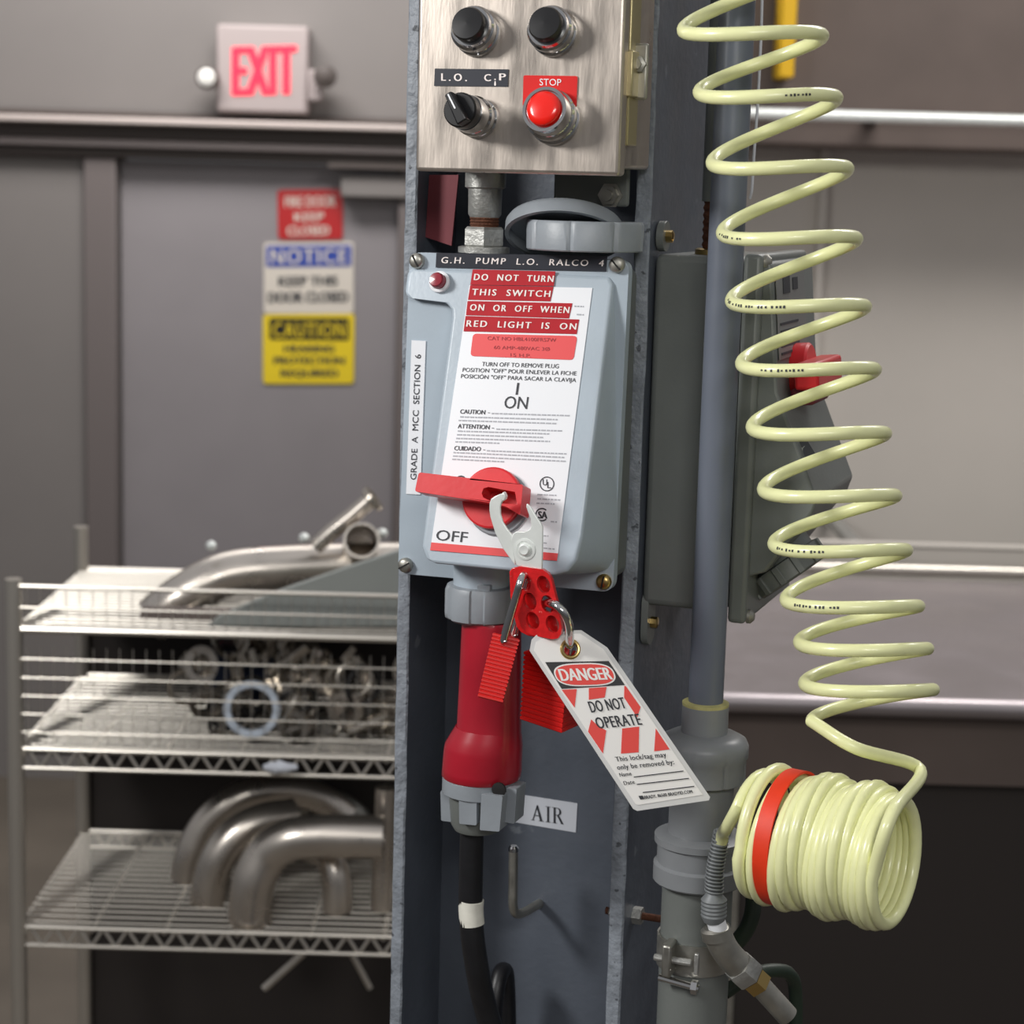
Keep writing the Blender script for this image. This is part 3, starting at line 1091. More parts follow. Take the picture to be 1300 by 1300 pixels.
# padlocks: ribbed red body and chrome shackle
def ribbed(q, depth, pl, n=15):
    """q: TL,TR,BR,BL pixels of the front; ribs run across."""
    mb = MB()
    TL, TR, BR, BL = [pl.at(*x) for x in q]
    rings = []
    dn = -pl.n*depth

    def sec(s, ins):
        a = TL.lerp(BL, s); b = TR.lerp(BR, s)
        e = (b-a).normalized()*ins
        f = dn.normalized()*ins
        a2, b2 = a+e+f, b-e+f
        d2 = dn - f*2
        return [a2, a2.lerp(b2, .06)+(-f*1.0 if ins == 0 else Vector()), a2.lerp(b2, .94), b2, b2+d2, a2+d2]
    for i in range(n):
        s0 = i/n
        rings.append(sec(s0 + .02/n, .0009 if 0 < i else .0012))
        rings.append(sec(s0 + .22/n, 0))
        rings.append(sec(s0 + .72/n, 0))
        rings.append(sec(s0 + .92/n, .0009))
    rings.append(sec(1.0, .0016))
    mb.loft(rings)
    return mb


t = thing('padlock', 'red ribbed padlock in the upper left hole of the hasp', 'padlock', L(623, 892, .15), -YAW)
pl1 = Plane(W(0, .160, 0), Vector((0, -1, .22)))
part('body', ribbed([(625.7, 803), (660, 811.5), (638, 893), (606, 885)], .030, pl1, 17), M['padlock'], t, sharp=20)
a = L(661, 738.5, .158); b = L(640.5, 808, .158)
pth = [b - EZ*.004, b, a + (b-a)*.25, a + (b-a)*.06, a + EN*-.004 + EZ*.003, a + EN*-.012 + EZ*.004, a + EN*-.019 + EZ*.001,
       a + (b-a)*.2 + EN*-.023, b + EN*-.023, b + EN*-.023 - EZ*.004]
part('shackle', MB().tube(spline(pth, 8), .0031, 16), M['chrome'], t, label='chrome shackle')

t = thing('padlock', 'red ribbed padlock behind the danger tag, in the right hole of the hasp', 'padlock', L(700, 930, .11), -YAW)
pl2 = Plane(W(0, .118, 0), EN - EX*.18)
q2 = [(665, 826), (722, 838), (713, 932), (660, 914)]
part('body', ribbed(q2, .030, pl2, 15), M['padlock'], t, sharp=20)
h0 = L(697, 768, .150)
e_ = L(722, 822, .135)
pth = [L(690, 835, .108), L(688, 815, .110), L(684, 790, .118), L(688, 771, .134), L(694, 766, .147), L(700, 766.5, .157), L(708, 770, .163), L(717, 780, .163), L(722, 793, .158), L(723, 808, .150), L(722.5, 824, .138), L(716, 842, .118), L(714, 850, .112)]
part('shackle', MB().tube(spline(pth, 8), .0034, 16), M['chrome'], t, label='chrome shackle')

# --- danger tag
tn = (Vector((.22, -1, .36))).normalized()
PT = Plane(L(724, 824, .141), tn)
t = thing('danger_tag', 'white laminated DANGER DO NOT OPERATE tag hanging from the right padlock', 'tag', PT.at(850, 1022), 0)
TG = t
outl = [(672.5, 826), (675, 812), (681, 806), (731, 800), (738, 800), (771, 822), (901.5, 1012), (900, 1016), (809, 1029.5), (804, 1027)]
eye = [(724+8*cos(2*pi*k/16), 824+9*sin(2*pi*k/16)) for k in range(16)]
mb = MB().prism([PT.at(x, y) for x, y in outl], tn*-.0008, holes=[[PT.at(x, y) for x, y in eye]])
part('laminate', mb, M['laminate'], t, label='clear laminate border')
cardp = [(678, 826), (681, 815), (690, 810), (731, 804.5), (737, 804.5), (766, 824), (892, 1009), (810, 1022), (807, 1021)]
mb = MB().prism([PT.at(x, y, .0004) for x, y in cardp], tn*-.0003, holes=[[PT.at(x, y, .0004) for x, y in eye]])
cdp = part('card', mb, M['card'], t, label='white printed card')
mb = MB()
ey = PT.at(724, 824, .0006)
mb.torus(ey, tn, .0066, .0015, 32, 10)
part('eyelet', mb, M['brass'], t, label='brass eyelet')
mb = MB(); quad(mb, z4([(415, 490), (742, 484), (826, 608), (500, 628)]), PT, .0007, .0002)
part('header_panel', mb, M['tag_black'], cdp, label='black header panel')


def oval(c, rx, ry, sl, sk=0.0, n=40):
    o = []
    for k in range(n):
        a = 2*pi*k/n
        cx_ = (abs(cos(a))**.62)*(1 if cos(a) > 0 else -1)*rx
        sy = (abs(sin(a))**.8)*(1 if sin(a) > 0 else -1)*ry
        o.append((c[0]+cx_+sk*sy, c[1]+sy+sl*cx_))
    return o


mb = MB(); quad(mb, oval((742.3, 856.4), 38.2, 14.6, -.03, .36), PT, .0009, .0001)
part('oval_outline', mb, M['card'], cdp, label='white oval outline')
mb = MB(); quad(mb, oval((742.3, 856.4), 36.2, 13.0, -.03, .36), PT, .0011, .0001)
part('red_oval', mb, M['tag_red'], cdp, label='red oval')
mb = MB(); text(mb, 'DANGER', (713.5, 864.5), (778, 862.5), 16.5, PT, .0013, up=(-.35, -1), bold=.02)
part('lettering', mb, M['card'], cdp, label='white letters')
mb = MB()
for q in ([(500, 632), (578, 629), (567, 725)], [(640, 624), (732, 618), (722, 672), (640, 684)],
          [(823, 612), (832, 615), (907, 722), (890, 775), (822, 672)], [(652, 785), (690, 822), (730, 842), (713, 962), (636, 848)],
          [(812, 832), (900, 822), (897, 955), (806, 962)], [(985, 832), (1057, 940), (977, 950)]):
    quad(mb, z4(q), PT, .0007, .0001)
part('hazard_stripes', mb, M['tag_red'], cdp, label='red hazard stripes')
mb = MB()


def ttx(s_, x0, y0, x1, y1, h, bold=.012):
    text(mb, s_, z4([(x0, y0)])[0], z4([(x1, y1)])[0], h/4.0625, PT, .0009, up=(-.38, -1), bold=bold, spacing=1.08)


ttx('DO NOT', 655, 750, 836, 727, 62, .011)
ttx('OPERATE', 688, 833, 916, 812, 62, .011)
ttx('This lock/tag may', 783, 1003, 1042, 978, 27)
ttx('only be removed by:', 790, 1045, 1082, 1016, 27)
ttx('Name', 802, 1081, 862, 1073, 21)
ttx('Date', 824, 1124, 878, 1116, 21)
for x0, y0, x1, y1 in ((872, 1080, 1128, 1049), (888, 1118, 1156, 1087), (918, 1160, 1184, 1128)):
    quad(mb, z4([(x0, y0), (x1, y1), (x1, y1+5), (x0, y0+5)]), PT, .0009, .0001)
quad(mb, z4([(896, 1180), (918, 1178), (928, 1196), (906, 1199)]), PT, .0009, .0001)
ttx('BRADY. 86500 BRADYID.COM', 930, 1196, 1176, 1165, 18, .02)
part('lettering', mb, M['ink'], cdp, label='black printed words')

# ================================================================== CONDUIT PIPE AND UNION
WPI = .020
pu = U(901, 809, WPI)[0]
pu2 = U(931, 80, WPI)[0]
pu = (pu+pu2)/2
pax = W(pu, WPI, 0)


def pz(py): return U(905, py, WPI)[1]


t = thing('conduit_pipe', 'grey vertical conduit pipe beside the column, with a pvc union near its foot', 'pipe', W(pu, WPI, ZB), -YAW)


def plathe(pairs, n=48): return MB().lathe(Vector((pax.x, pax.y, O.z)), EZ, [(r, pz(y)) for r, y in pairs], n)


part('pipe', MB().lathe(Vector((pax.x, pax.y, O.z)), EZ, [(.0142, pz(905)), (.0142, 1.3)], 48), M['pipe'], t)
part('glue_ring', plathe([(.0175, 897), (.0190, 896), (.0190, 892.5), (.0155, 891)]), M['pvc_pale'], t, label='yellow glue ring')
part('socket', plathe([(.0190, 938), (.0190, 896), (.0165, 895)]), M['pvc'], t)
rg = []
for r, y in ((.033, 991), (.0352, 989), (.0352, 962), (.0366, 959), (.0366, 945), (.0345, 938), (.027, 932), (.019, 930)):
    rg.append([Vector((pax.x, pax.y, O.z+pz(y))) + (EX*cos(2*pi*k/120)+EN*sin(2*pi*k/120))*(r - (.0014 if (k % 15) == 0 and y > 955 else 0)) for k in range(120)])
part('union_nut', MB().loft(rg), M['pvc'], t, sharp=45)
part('union_body', plathe([(.0255, 1075), (.0262, 1060), (.0262, 988)]), M['pvc'], t)
part('lower_flange', plathe([(.036, 1120), (.0372, 1118), (.0372, 1098), (.0345, 1095), (.0345, 1072), (.0372, 1070), (.0372, 1062), (.030, 1058), (.026, 1058)]), M['pvc'], t)
part('lower_pipe', MB().lathe(Vector((pax.x, pax.y, ZB + O.z)), EZ, [(.0292, 0), (.0292, pz(1116)-ZB)], 40), M['grey_dark'], t)

# threaded bolt through the right flange, with a pipe clamp
t = thing('flange_bolt', 'rusty threaded bolt with pale nuts through the right edge of the column', 'bolt', L(820, 1172, -.02), -YAW)
ub, vb = U(812, 1168, -.02)
cbt = W(0, -.03, vb)
bu = UR1
nutm = MB().lathe(W(bu, -.03, vb), EX, [(.0078, 0), (.0078, .008)], 6)
part('outer_nut', nutm, M['galv'], t)
part('inner_nut', MB().lathe(W(UR0, -.03, vb), -EX, [(.0078, 0), (.0078, .007), (.004, .009)], 6), M['galv'], t)
part('rod', MB().cyl(W(UR0-.012, -.03, vb), W(pu-.018, -.03, vb), .0032), M['rust'], t, label='rusty threaded rod')
t = thing('pipe_clamp', 'dark steel pipe clamp with wing screws around the foot of the pipe', 'pipe clamp', W(pu, WPI, vb-.02), -YAW)
mb = MB().lathe(Vector((pax.x, pax.y, O.z+vb-.014)), EZ, [(.0297, 0), (.0315, 0), (.0315, .026), (.0297, .026)], 48, cap=False)
part('strap', mb, M['steel_dull'], t)
c = W(pu-.012, WPI+.036, vb+.002)
part('clamp_lug', MB().obox(c, EX*.004, EN*.010, EZ*.014), M['steel_dull'], t, bevel=.002)
mb = MB().cyl(c - EX*.012+EN*.003, c + EX*.02+EN*.003, .003, n=10)
mb.obox(c+EX*.024+EN*.003, EX*.002, EN*.002, EZ*.009)
part('wing_screw', mb, M['galv'], t, bevel=.001)
mb = MB().cyl(c - EX*.008-EZ*.018, c + EX*.026-EZ*.022, .003, n=10)
mb.lathe(c+EX*.02-EZ*.0215, EX, [(.006, 0), (.006, .005)], 6)
part('clamp_bolt', mb, M['chrome'], t)

# ================================================================== SECOND SWITCH (on the outer face of the right flange)
WN = -.012                       # its near side
q1 = CP(WN)
WIDTH = .165
ub_ = UR1


def uv2(px, py):
    q = q1.at(px, py) - O
    return q.dot(EX), q.z


vt2 = uv2(900, 325)[1]; vb2 = uv2(880, 775)[1]
t = thing('side_switch', 'dark grey safety switch with red lever on the outer side of the column', 'safety switch', W(ub_, WN-WIDTH/2, vb2), radians(70))
S2 = t
uj = uv2(936, 560)[0]
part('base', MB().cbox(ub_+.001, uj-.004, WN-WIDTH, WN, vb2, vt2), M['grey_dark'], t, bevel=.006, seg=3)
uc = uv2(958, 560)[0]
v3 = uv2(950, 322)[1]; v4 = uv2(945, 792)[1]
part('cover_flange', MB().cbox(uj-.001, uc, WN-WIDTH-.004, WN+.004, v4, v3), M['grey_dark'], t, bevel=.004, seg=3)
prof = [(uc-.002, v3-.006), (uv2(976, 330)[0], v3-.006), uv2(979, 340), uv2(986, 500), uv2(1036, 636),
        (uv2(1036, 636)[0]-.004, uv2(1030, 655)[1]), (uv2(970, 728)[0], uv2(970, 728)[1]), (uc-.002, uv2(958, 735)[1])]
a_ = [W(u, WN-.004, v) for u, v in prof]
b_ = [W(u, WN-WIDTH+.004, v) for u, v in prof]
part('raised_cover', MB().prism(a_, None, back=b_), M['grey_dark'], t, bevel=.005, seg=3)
for py, px in ((333, 972), (785, 950)):
    u_, v_ = uv2(px, py)
    c = W(uc-.001, WN-.008, v_)
    part('cover_screw', MB().lathe(c, EX, [(.006, 0), (.006, .003), (.003, .006)], 16), M['steel_dull'], t)
# front label, on the sloping front
A0 = Vector(a_[2]); A1 = Vector(a_[3])
fd = (A1-A0).normalized()
fnrm = EN.cross(fd).normalized()
if fnrm.dot(EX) < 0:
    fnrm = -fnrm
PF = Plane(A0, fnrm)


def onf(s, d, off):
    """s along the slope, d across into depth"""
    return A0 + fd*s - EN*d + fnrm*off


def fquad(mb, s0, s1_, d0, d1_, off):
    mb.prism([onf(s0, d0, off), onf(s0, d1_, off), onf(s1_, d1_, off), onf(s1_, d0, off)], fnrm*-.0004)


Lf = (A1-A0).length
mb = MB(); fquad(mb, .000, Lf*.74, .006, WIDTH-.05, .0012)
fl2 = part('front_label', mb, M['label_grey'], t, label='grey printed label on the sloping front')
mb = MB()
random.seed(11)
fquad(mb, .006, .022, .03, .055, .0018); fquad(mb, .010, .020, .066, .085, .0018)
s_ = .045
while s_ < Lf*.72:
    fquad(mb, s_, s_+.002, .014, random.uniform(.05, .12), .0018)
    s_ += .006
part('small_print', mb, M['ink'], fl2, label='dark print')
# red lever
cS = Lf*.90
hh = onf(cS, WIDTH*.42, .0)
part('dial', MB().lathe(hh, fnrm, [(.026, 0), (.026, .012), (.024, .014)], 40), M['handle'], t, label='red dial')
lv = MB().obox(hh+fnrm*.022-fd*.002+EN*.012, EN*.05, fd*.011, fnrm*.010)
part('handle_bar', lv, M['handle'], t, bevel=.003, label='red lever')
lv = MB().obox(hh+fnrm*.014+fd*.016+EN*.012, EN*.03, fd*.007, fnrm*.010)
part('lever_foot', lv, M['maroon'], t, bevel=.003, label='dark red underside block')
# hinged plate label
pq = Plane(onf(Lf*1.45, .02, .03), Vector((.1, -1, .2)))
mb = MB().prism([pq.at(x, y) for x, y in ((990, 560), (1024, 558), (1039, 582), (1009, 590))], pq.n*-.002)
tagp = part('plate_label', mb, M['ink'], t, label='dark plate with pale letters')
mb = MB(); text(mb, 'KEY', (1003, 576), (1022, 572), 6, pq, .0005)
part('lettering', mb, M['sheet_grey'], tagp, label='pale letters')
mb = MB().prism([pq.at(x, y, .0004) for x, y in ((988, 560), (990, 559.5), (1009, 590), (1007, 590.5))], pq.n*-.003)
part('plate_edge', mb, M['zinc'], tagp, label='bright plate edge')
# angled receptacle underneath
rc = W(uv2(968, 722)[0], WN-.062, uv2(968, 722)[1])
ra = (EX*.62 - EZ*.78).normalized()
part('receptacle', MB().lathe(rc, ra, [(.030, -.02), (.030, .004), (.034, .005), (.034, .02), (.031, .022)], 40), M['grey_dark'], t)
mb = MB()
for k in range(12):
    a = 2*pi*k/12
    x_, y_ = perp(ra)
    r_ = x_*cos(a)+y_*sin(a)
    mb.obox(rc+ra*.013+r_*.034, ra*.008, r_.cross(ra)*.003, r_*.002)
part('receptacle_ribs', mb, M['grey_dark'], t, bevel=.0006)
# mounting ears with brass screws
for (px, py, vtop, vbot) in ((857, 297, 281, 320), (845, 786, 752, 822)):
    u_, v_ = U(px, py, -.02)
    zt2 = U(px, vtop, -.02)[1]; zb2 = U(px, vbot, -.02)[1]
    cz = (zt2+zb2)/2
    hz = (zt2-zb2)/2
    pts = []
    for k in range(24):
        a = 2*pi*k/24
        dy = cos(a)*.012; dz = sin(a)*.012 + (hz-.012)*(1 if sin(a) > 0 else -1)
        pts.append(W(ub_+.0012, WN-.012+dy, cz+dz))
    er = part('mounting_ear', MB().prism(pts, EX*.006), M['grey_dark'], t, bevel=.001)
    part('ear_screw', MB().lathe(W(ub_+.0072, WN-.012, cz-.004 if py > 500 else cz), EX, [(.005, 0), (.005, .005), (.003, .006)], 8), M['brass'], er)
# conduit hub on top of the switch
hb0 = W((ub_+uj)/2+.002, WN-.04, vt2-.002)
part('hub_nut', MB().lathe(hb0, EZ, [(.016, 0), (.016, .006), (.014, .007)], 32), M['brass'], t, label='brass hub nut')
t2 = thing('side_conduit', 'thin dark threaded conduit rising from the top of the side switch', 'pipe', hb0+EZ*.007, radians(70))
part('thread', MB().lathe(hb0+EZ*.007, EZ, [(.0095 + (.0012 if i % 2 else 0), .003*i) for i in range(14)], 24), M['rust'], t2)
part('tube', MB().lathe(hb0+EZ*.045, EZ, [(.012, 0), (.012, .9)], 24), M['grey_dark'], t2)

# white cord hanging behind the coiled hose
YC = 1.72
pth = spline([P(968, -20, YC), P(966, 50, YC), P(962, 130, YC), P(957, 200, YC), P(954.5, 240, YC), P(952, 252, YC+.003)], 6)
solo('pull_string', MB().tube(pth, .0012, 8), M['white'], 'thin white string hanging behind the coiled hose beside the pipe', 'string')

# ================================================================== COILED AIR HOSE
t = thing('coiled_hose', 'pale yellow coiled air hose hanging on the right', 'hose', P(975, 1140, 1.5))
HS = t
EXT = [(842, -135), (855, -48), (868, 42), (888, 121), (904, 211), (916.5, 300), (927.5, 386), (940, 466), (953, 547), (967, 626), (980, 695), (995, 766), (1012, 820), (1024, 872), (1033, 920)]
YH = 1.47
RH = .0470
RHT = .0050
ctr = [P(x+82 - (6 if i > 12 else 0), y, YH) for i, (x, y) in enumerate(EXT)]
path = []
NT = 40
for i in range(len(ctr)-1):
    pitch = (ctr[i].z-ctr[i+1].z)
    T_ = pitch*.235
    phi_ = (EXT[i][1]-236)/2500
    TD_ = RH*phi_*.75
    for k in range(NT):
        s = k/NT
        c = ctr[i].lerp(ctr[i+1], s)
        th = pi + 2*pi*s
        path.append(c + Vector((RH*cos(th), RH*sin(th), T_*(cos(th)+1) - TD_*sin(th))))
# bundle of packed coils on a level axis
ba = Vector((.85, -.53, 0)).normalized()
e1 = EZ
e2 = ba.cross(EZ)
if e2.x < 0:
    e2 = -e2
bc = P(957, 1054, 1.475)
nb = 15
bund = []
adv = 0
phi0 = -pi/2
for i in range(nb*36+1):
    turns = i/36
    ph2 = phi0 + 2*pi*turns
    a_d = turns*.0105 if turns < 2 else .021 + .0135*min(1, turns-2) + (turns-2)*.0064
    wob = .0025*sin(turns*5.1) + .0015*sin(turns*11.3)
    rr = .0485 + wob
    if turns < 1:
        rr = .043+.0055*turns
    # front descends: top -> viewer side -> bottom
    if turns < .11:
        continue
    bund.append(bc + ba*a_d + (e1*cos(ph2) + e2*sin(ph2))*rr)
# join hanging coil and bundle beyond the right of the last loop
last = path[-1]
join = spline([last, last+Vector((.03, -.03, -.012)), last+Vector((.085, -.005, -.035)), bund[-1]+Vector((.012, 0, .05)), bund[-1]], 8)
full = path + join[1:-1] + bund[::-1]
tail = spline([bund[1], bund[0], P(923, 1050, 1.462), P(918, 1058, 1.482), P(916, 1068, 1.49)], 6)[6:]
full = full + tail[1:]
hp = part('hose_tube', MB().tube(full, RHT, 14), M['hose'], t)
# printed letters along a few strands
mb = MB()
random.seed(21)
for i, (s0, s1_) in ((5, (.03, .12)), (6, (.02, .2)), (7, (.12, .22)), (10, (.06, .2)), (11, (.08, .2)), (3, (.27, .33))):
    s = s0
    while s < s1_:
        j = i*NT + s*NT
        k0 = int(j); f_ = j-k0
        p = path[k0].lerp(path[k0+1], f_)
        d = (path[k0+1]-path[k0]).normalized()
        v_ = (CAM_LOC-p).normalized()
        v_ = (v_ - d*v_.dot(d)).normalized()
        upv = d.cross(v_)
        q = p + v_*(RHT+.0001)
        mb.obox(q, d*.0008, upv*random.uniform(.0006, .0011), v_*.0001)
        s += random.choice((.009, .009, .016))
part('hose_print', mb, M['ink'], hp, label='dark print along the hose')
# spring guard on the end
sp_top = P(916.5, 1054, 1.492); sp_bot = P(906.5, 1132, 1.492)
pth = spline([sp_top, P(912, 1080, 1.492), P(907.5, 1106, 1.492), sp_bot], 8)
mb = MB()
hel = []
NTU = 17
for i in range(NTU*14+1):
    s = i/(NTU*14)
    q = pth[0].lerp(pth[-1], s)
    idx = s*(len(pth)-1); k0 = min(int(idx), len(pth)-2)
    q = pth[k0].lerp(pth[k0+1], idx-k0)
    a = 2*pi*NTU*s
    r_ = .0058 + .0012*s
    hel.append(q + Vector((cos(a), sin(a), 0))*r_)
mb.tube(hel, .00105, 6)
part('spring_guard', mb, M['spring'], hp, label='grey spring guard')
part('spring_core', MB().tube(pth, .0050, 12), M['spring'], hp, label='grey hose end inside the spring')
mb = MB().lathe(P(906, 1170, 1.492), sp_bot-P(906, 1170, 1.492), [(.0080, 0), (.0095, .003)] + [(.0098 + (.0006 if i % 2 else 0), .004+i*.0016) for i in range(10)] + [(.0070, .0225), (.006, .025)], 28)
part('guard_sleeve', mb, M['spring'], hp, label='ribbed grey sleeve')
mb = MB().lathe(P(913, 1184, 1.492), P(908, 1166, 1.492)-P(913, 1184, 1.492), [(.0075, 0), (.0075, .012)], 24)
part('ferrule', mb, M['white'], hp, label='white ferrule')

# orange strap through the packed coils
sc3 = bc + ba*.0300
rg = []
for k in range(72):
    a = 2*pi*k/72
    d = e1*cos(a)+e2*sin(a)
    rg.append([sc3+d*.0530-ba*.0062, sc3+d*.0530+ba*.0062, sc3+d*.0510+ba*.0062, sc3+d*.0510-ba*.0062])
solo('hose_strap', MB().loft(rg, closed=True), M['orange'], 'orange-red strap looped through the packed coils of yellow hose', 'strap')

# fitting at the hose end
t = thing('elbow_fitting', 'metal elbow fitting joining the hose end to the valve below', 'pipe fitting', P(950, 1250, 1.5))
a = P(910, 1182, 1.495); b = P(940, 1228, 1.50); c = P(962, 1248, 1.505); d = P(1000, 1290, 1.51)
part('collar', MB().lathe(a-Vector((0, 0, .004)), (P(908, 1172, 1.495)-a), [(.0118, -.002), (.0118, .006), (.009, .008)], 28), M['steel_dull'], t)
part('elbow', MB().tube(spline([P(909, 1180, 1.495), P(915, 1196, 1.496), P(925, 1212, 1.498), b], 6), .0115, 24), M['steel_dull'], t)
part('hex_nut', MB().lathe(b, (c-b), [(.0135, -.003), (.0145, 0), (.0145, .010), (.013, .012)], 6), M['galv'], t)
part('brass_nut', MB().lathe(b+(c-b).normalized()*.013, (c-b), [(.0120, 0), (.0120, .011), (.009, .013)], 6), M['brass'], t, label='brass hex nut')
part('tail_pipe', MB().cyl(c, d, .009), M['steel_dull'], t)

# dark green hose loop behind
pth = spline([P(890, 1290, 1.60), P(915, 1225, 1.58), P(950, 1175, 1.57), P(956, 1130, 1.58), P(940, 1090, 1.62), P(905, 1075, 1.66)], 8)
solo('green_hose', MB().tube(pth, .007, 12), M['green'], 'dark green hose curving behind the metal elbow fitting', 'hose')
pth = spline([P(920, 1260, 1.56), P(955, 1238, 1.57), P(985, 1232, 1.58), P(1003, 1238, 1.59), P(1010, 1262, 1.6), P(1010, 1330, 1.6)], 8)
solo('green_hose', MB().tube(pth, .006, 12), M['green'], 'short dark green hose loop lowest in the bottom right corner', 'hose')

# ================================================================== RIGHT BACKGROUND
t = thing('steel_bench', 'stainless steel worktop with rolled front edge behind the coiled hose', 'worktop', (1.4, 3.7, 0))
YF, YB = 3.2, 4.22
zb = P(1000, 880, YF).z
part('top', MB().wbox(.29, 3.2, YF, YB, zb-.03, zb), M['bench'], t, bevel=.004)
part('rolled_edge', MB().cyl(Vector((.285, YF-.012, zb-.014)), Vector((3.2, YF-.012, zb-.014)), .018, n=20), M['bench'], t)
part('apron', MB().wbox(.30, 3.2, YF+.03, YF+.05, zb-.16, zb-.03), M['steel_beam'], t)
for x in (.36, 2.9):
    for y in (YF+.08, YB-.08):
        part('leg', MB().wbox(x, x+.05, y-.025, y+.025, 0, zb-.03), M['steel_dull'], t)
part('bench_shade', MB().wbox(.34, 3.1, YF+.06, YF+.075, .02, zb-.03), M['shading'], t, label='dark brown panel added for shade under the bench')  # added panel, stands in for the darkness under the worktop


def hpipe(y, Y, r, m, label, name='rail_pipe', x0=.29, x1=3.3):
    c = P(1000, y, Y)
    t = thing(name, label, 'pipe', (x0, Y, c.z-r))
    part('tube', MB().cyl(Vector((x0, Y, c.z)), Vector((x1, Y, c.z)), r, n=24), m, t)
    for x in (.8, 2.4):
        part('bracket', MB().wbox(x-.015, x+.015, Y, min(YR, 4.62 if y < 200 else YR), c.z-.006, c.z+.006), M['galv'], t)


hpipe(719, 4.25, .014, M['wire'], 'bright horizontal pipe just above the back of the steel worktop')
hpipe(688, 4.5, .008, M['cream'], 'thin pale horizontal pipe above the bright pipe')
hpipe(145, 4.5, .013, M['zinc'], 'bright horizontal pipe across the dark steel beam')
c0 = P(1000, -60, 4.62); c1 = P(1000, 186, 4.62)
solo('steel_beam', MB().wbox(.30, 3.3, 4.62, 4.95, c1.z, c0.z), M['steel_beam'], 'dark brown horizontal steel beam on the wall behind the hose', 'beam', bevel=.01)
c = P(995, 100, 4.55)
solo('yellow_post', MB().wbox(P(986, 80, 4.55).x, P(1005, 80, 4.55).x, 4.5, 4.62, c.z, 3.0), M['yellow_paint'], 'yellow painted post seen between the upper hose coils', 'post', bevel=.004)
c = P(972, 55, 4.4)

# ================================================================== WIRE SHELF (left)
YS = 2.9
DS = .46
sx0, sx1 = P(20, 950, YS).x, P(585, 950, YS).x


def sz(py, Y=YS, px=380): return P(px, py, Y).z


def hw(mb, y, z, r, x0=sx0, x1=sx1):
    mb.cyl(Vector((x0, y, z)), Vector((x1, y, z)), r, n=8)


t = thing('wire_shelf', 'chrome wire shelving rack loaded with pipes left of the column', 'shelf', ((sx0+sx1)/2, YS+DS/2, 0))
for x in (sx0, sx1):
    for y in (YS, YS+DS):
        part('post', MB().cyl(Vector((x, y, 0)), Vector((x, y, sz(745))), .0127, n=16), M['wire'], t)
random.seed(5)


def deck(ytop, ybot, name):
    z1, z0 = sz(ytop), sz(ybot)
    mb = MB()
    for y in (YS, YS+DS):
        hw(mb, y, z1, .0045); hw(mb, y, z0, .0035)
        n = 18
        pts = []
        for i in range(2*n+1):
            pts.append(Vector((sx0+(sx1-sx0)*i/(2*n), y, z1 if i % 2 else z0)))
        for i in range(2*n):
            mb.cyl(pts[i], pts[i+1], .0026, n=6)
    k = 19
    for i in range(1, k):
        hw(mb, YS + DS*i/k, z1, .0019)
    for i in range(7):
        x = sx0+(sx1-sx0)*i/6
        mb.cyl(Vector((x, YS, z1-.005)), Vector((x, YS+DS, z1-.005)), .003, n=6)
    part('wire_deck', mb, M['wire'], t, label=name)
    return z1


ZMID = deck(960, 984, 'middle wire deck')
ZLOW = deck(1186, 1209, 'lower wire deck')
# top deck with rolled front tube and ledge wires
ZTP = sz(808)
mb = MB()
hw(mb, YS, ZTP, .0062); hw(mb, YS+DS, ZTP, .0062)
for i in range(1, 22):
    hw(mb, YS + DS*i/22, ZTP, .0022)
part('wire_deck', mb, M['wire'], t, label='top wire deck')
part('shelf_shade', MB().wbox(sx0+.01, sx1-.01, YS+.01, YS+DS-.01, ZTP-.009, ZTP-.006), M['shading'], t, label='added dark sheet for shelf liner')  # added sheet, stops light from above reaching the basket
part('shelf_shade', MB().wbox(sx0+.01, sx1-.01, YS+.01, YS+DS-.01, ZMID-.012, ZMID-.009), M['shading'], t, label='added dark sheet for shelf liner')  # second added sheet, keeps the lower deck in shade
part('added_back_panel', MB().wbox(sx0+.005, sx1-.005, YS+DS+.014, YS+DS+.018, .2, sz(815)), M['shading'], t, label='dark panel added behind the rack')  # added panel, darkens the gaps seen through the rack
mb = MB()
hw(mb, YS-.004, sz(753), .0035); hw(mb, YS-.004, sz(780), .0018)
n = 34
for i in range(n+1):
    x = sx0+(sx1-sx0)*i/n
    mb.cyl(Vector((x, YS-.002, ZTP)), Vector((x, YS-.002, sz(753))), .0007, n=6)
part('ledge_wires', mb, M['wire'], t, label='upright ledge wires of the top deck')
mb = MB()
for py in (845, 869, 892, 915, 938):
    hw(mb, YS-.004, sz(py), .0014)
for i in range(n+1):
    x = sx0+(sx1-sx0)*i/n
    mb.cyl(Vector((x, YS-.001, ZMID)), Vector((x, YS-.001, sz(830))), .0006, n=6)
part('basket_wires', mb, M['wire'], t, label='front wires of the middle basket')
mb = MB()
hw(mb, YS+DS, sz(845), .002); hw(mb, YS+DS, sz(892), .002)
part('rear_wires', mb, M['wire'], t)


def pipe(name, label, pts, r, m=None, wall=.0022, group=None, open_end=True, nn=8):
    """a hollow tube through points (px,py,Y)"""
    m = m or M['tube']
    pth = spline([P(*q) for q in pts], nn)
    if isinstance(r, list):
        r = r[0]
    mb = MB()
    n = 28
    # outer and inner skins
    outer = MB().tube(pth, r, n, cap=False)
    inner = MB().tube(pth, r-wall, n, cap=False)
    k = len(pth)
    mb.add(outer.v, outer.f)
    mb.add(inner.v, [tuple(reversed(f)) for f in inner.f])
    N0 = len(outer.v)
    rim = []
    for e in (0, (k-1)*n):
        for i in range(n):
            j = (i+1) % n
            rim.append((e+i, e+j, N0+e+j, N0+e+i))
    mb.f += rim
    return solo(name, mb, m, label, 'pipe', group=group, sharp=50)


# lower deck
zl = ZLOW


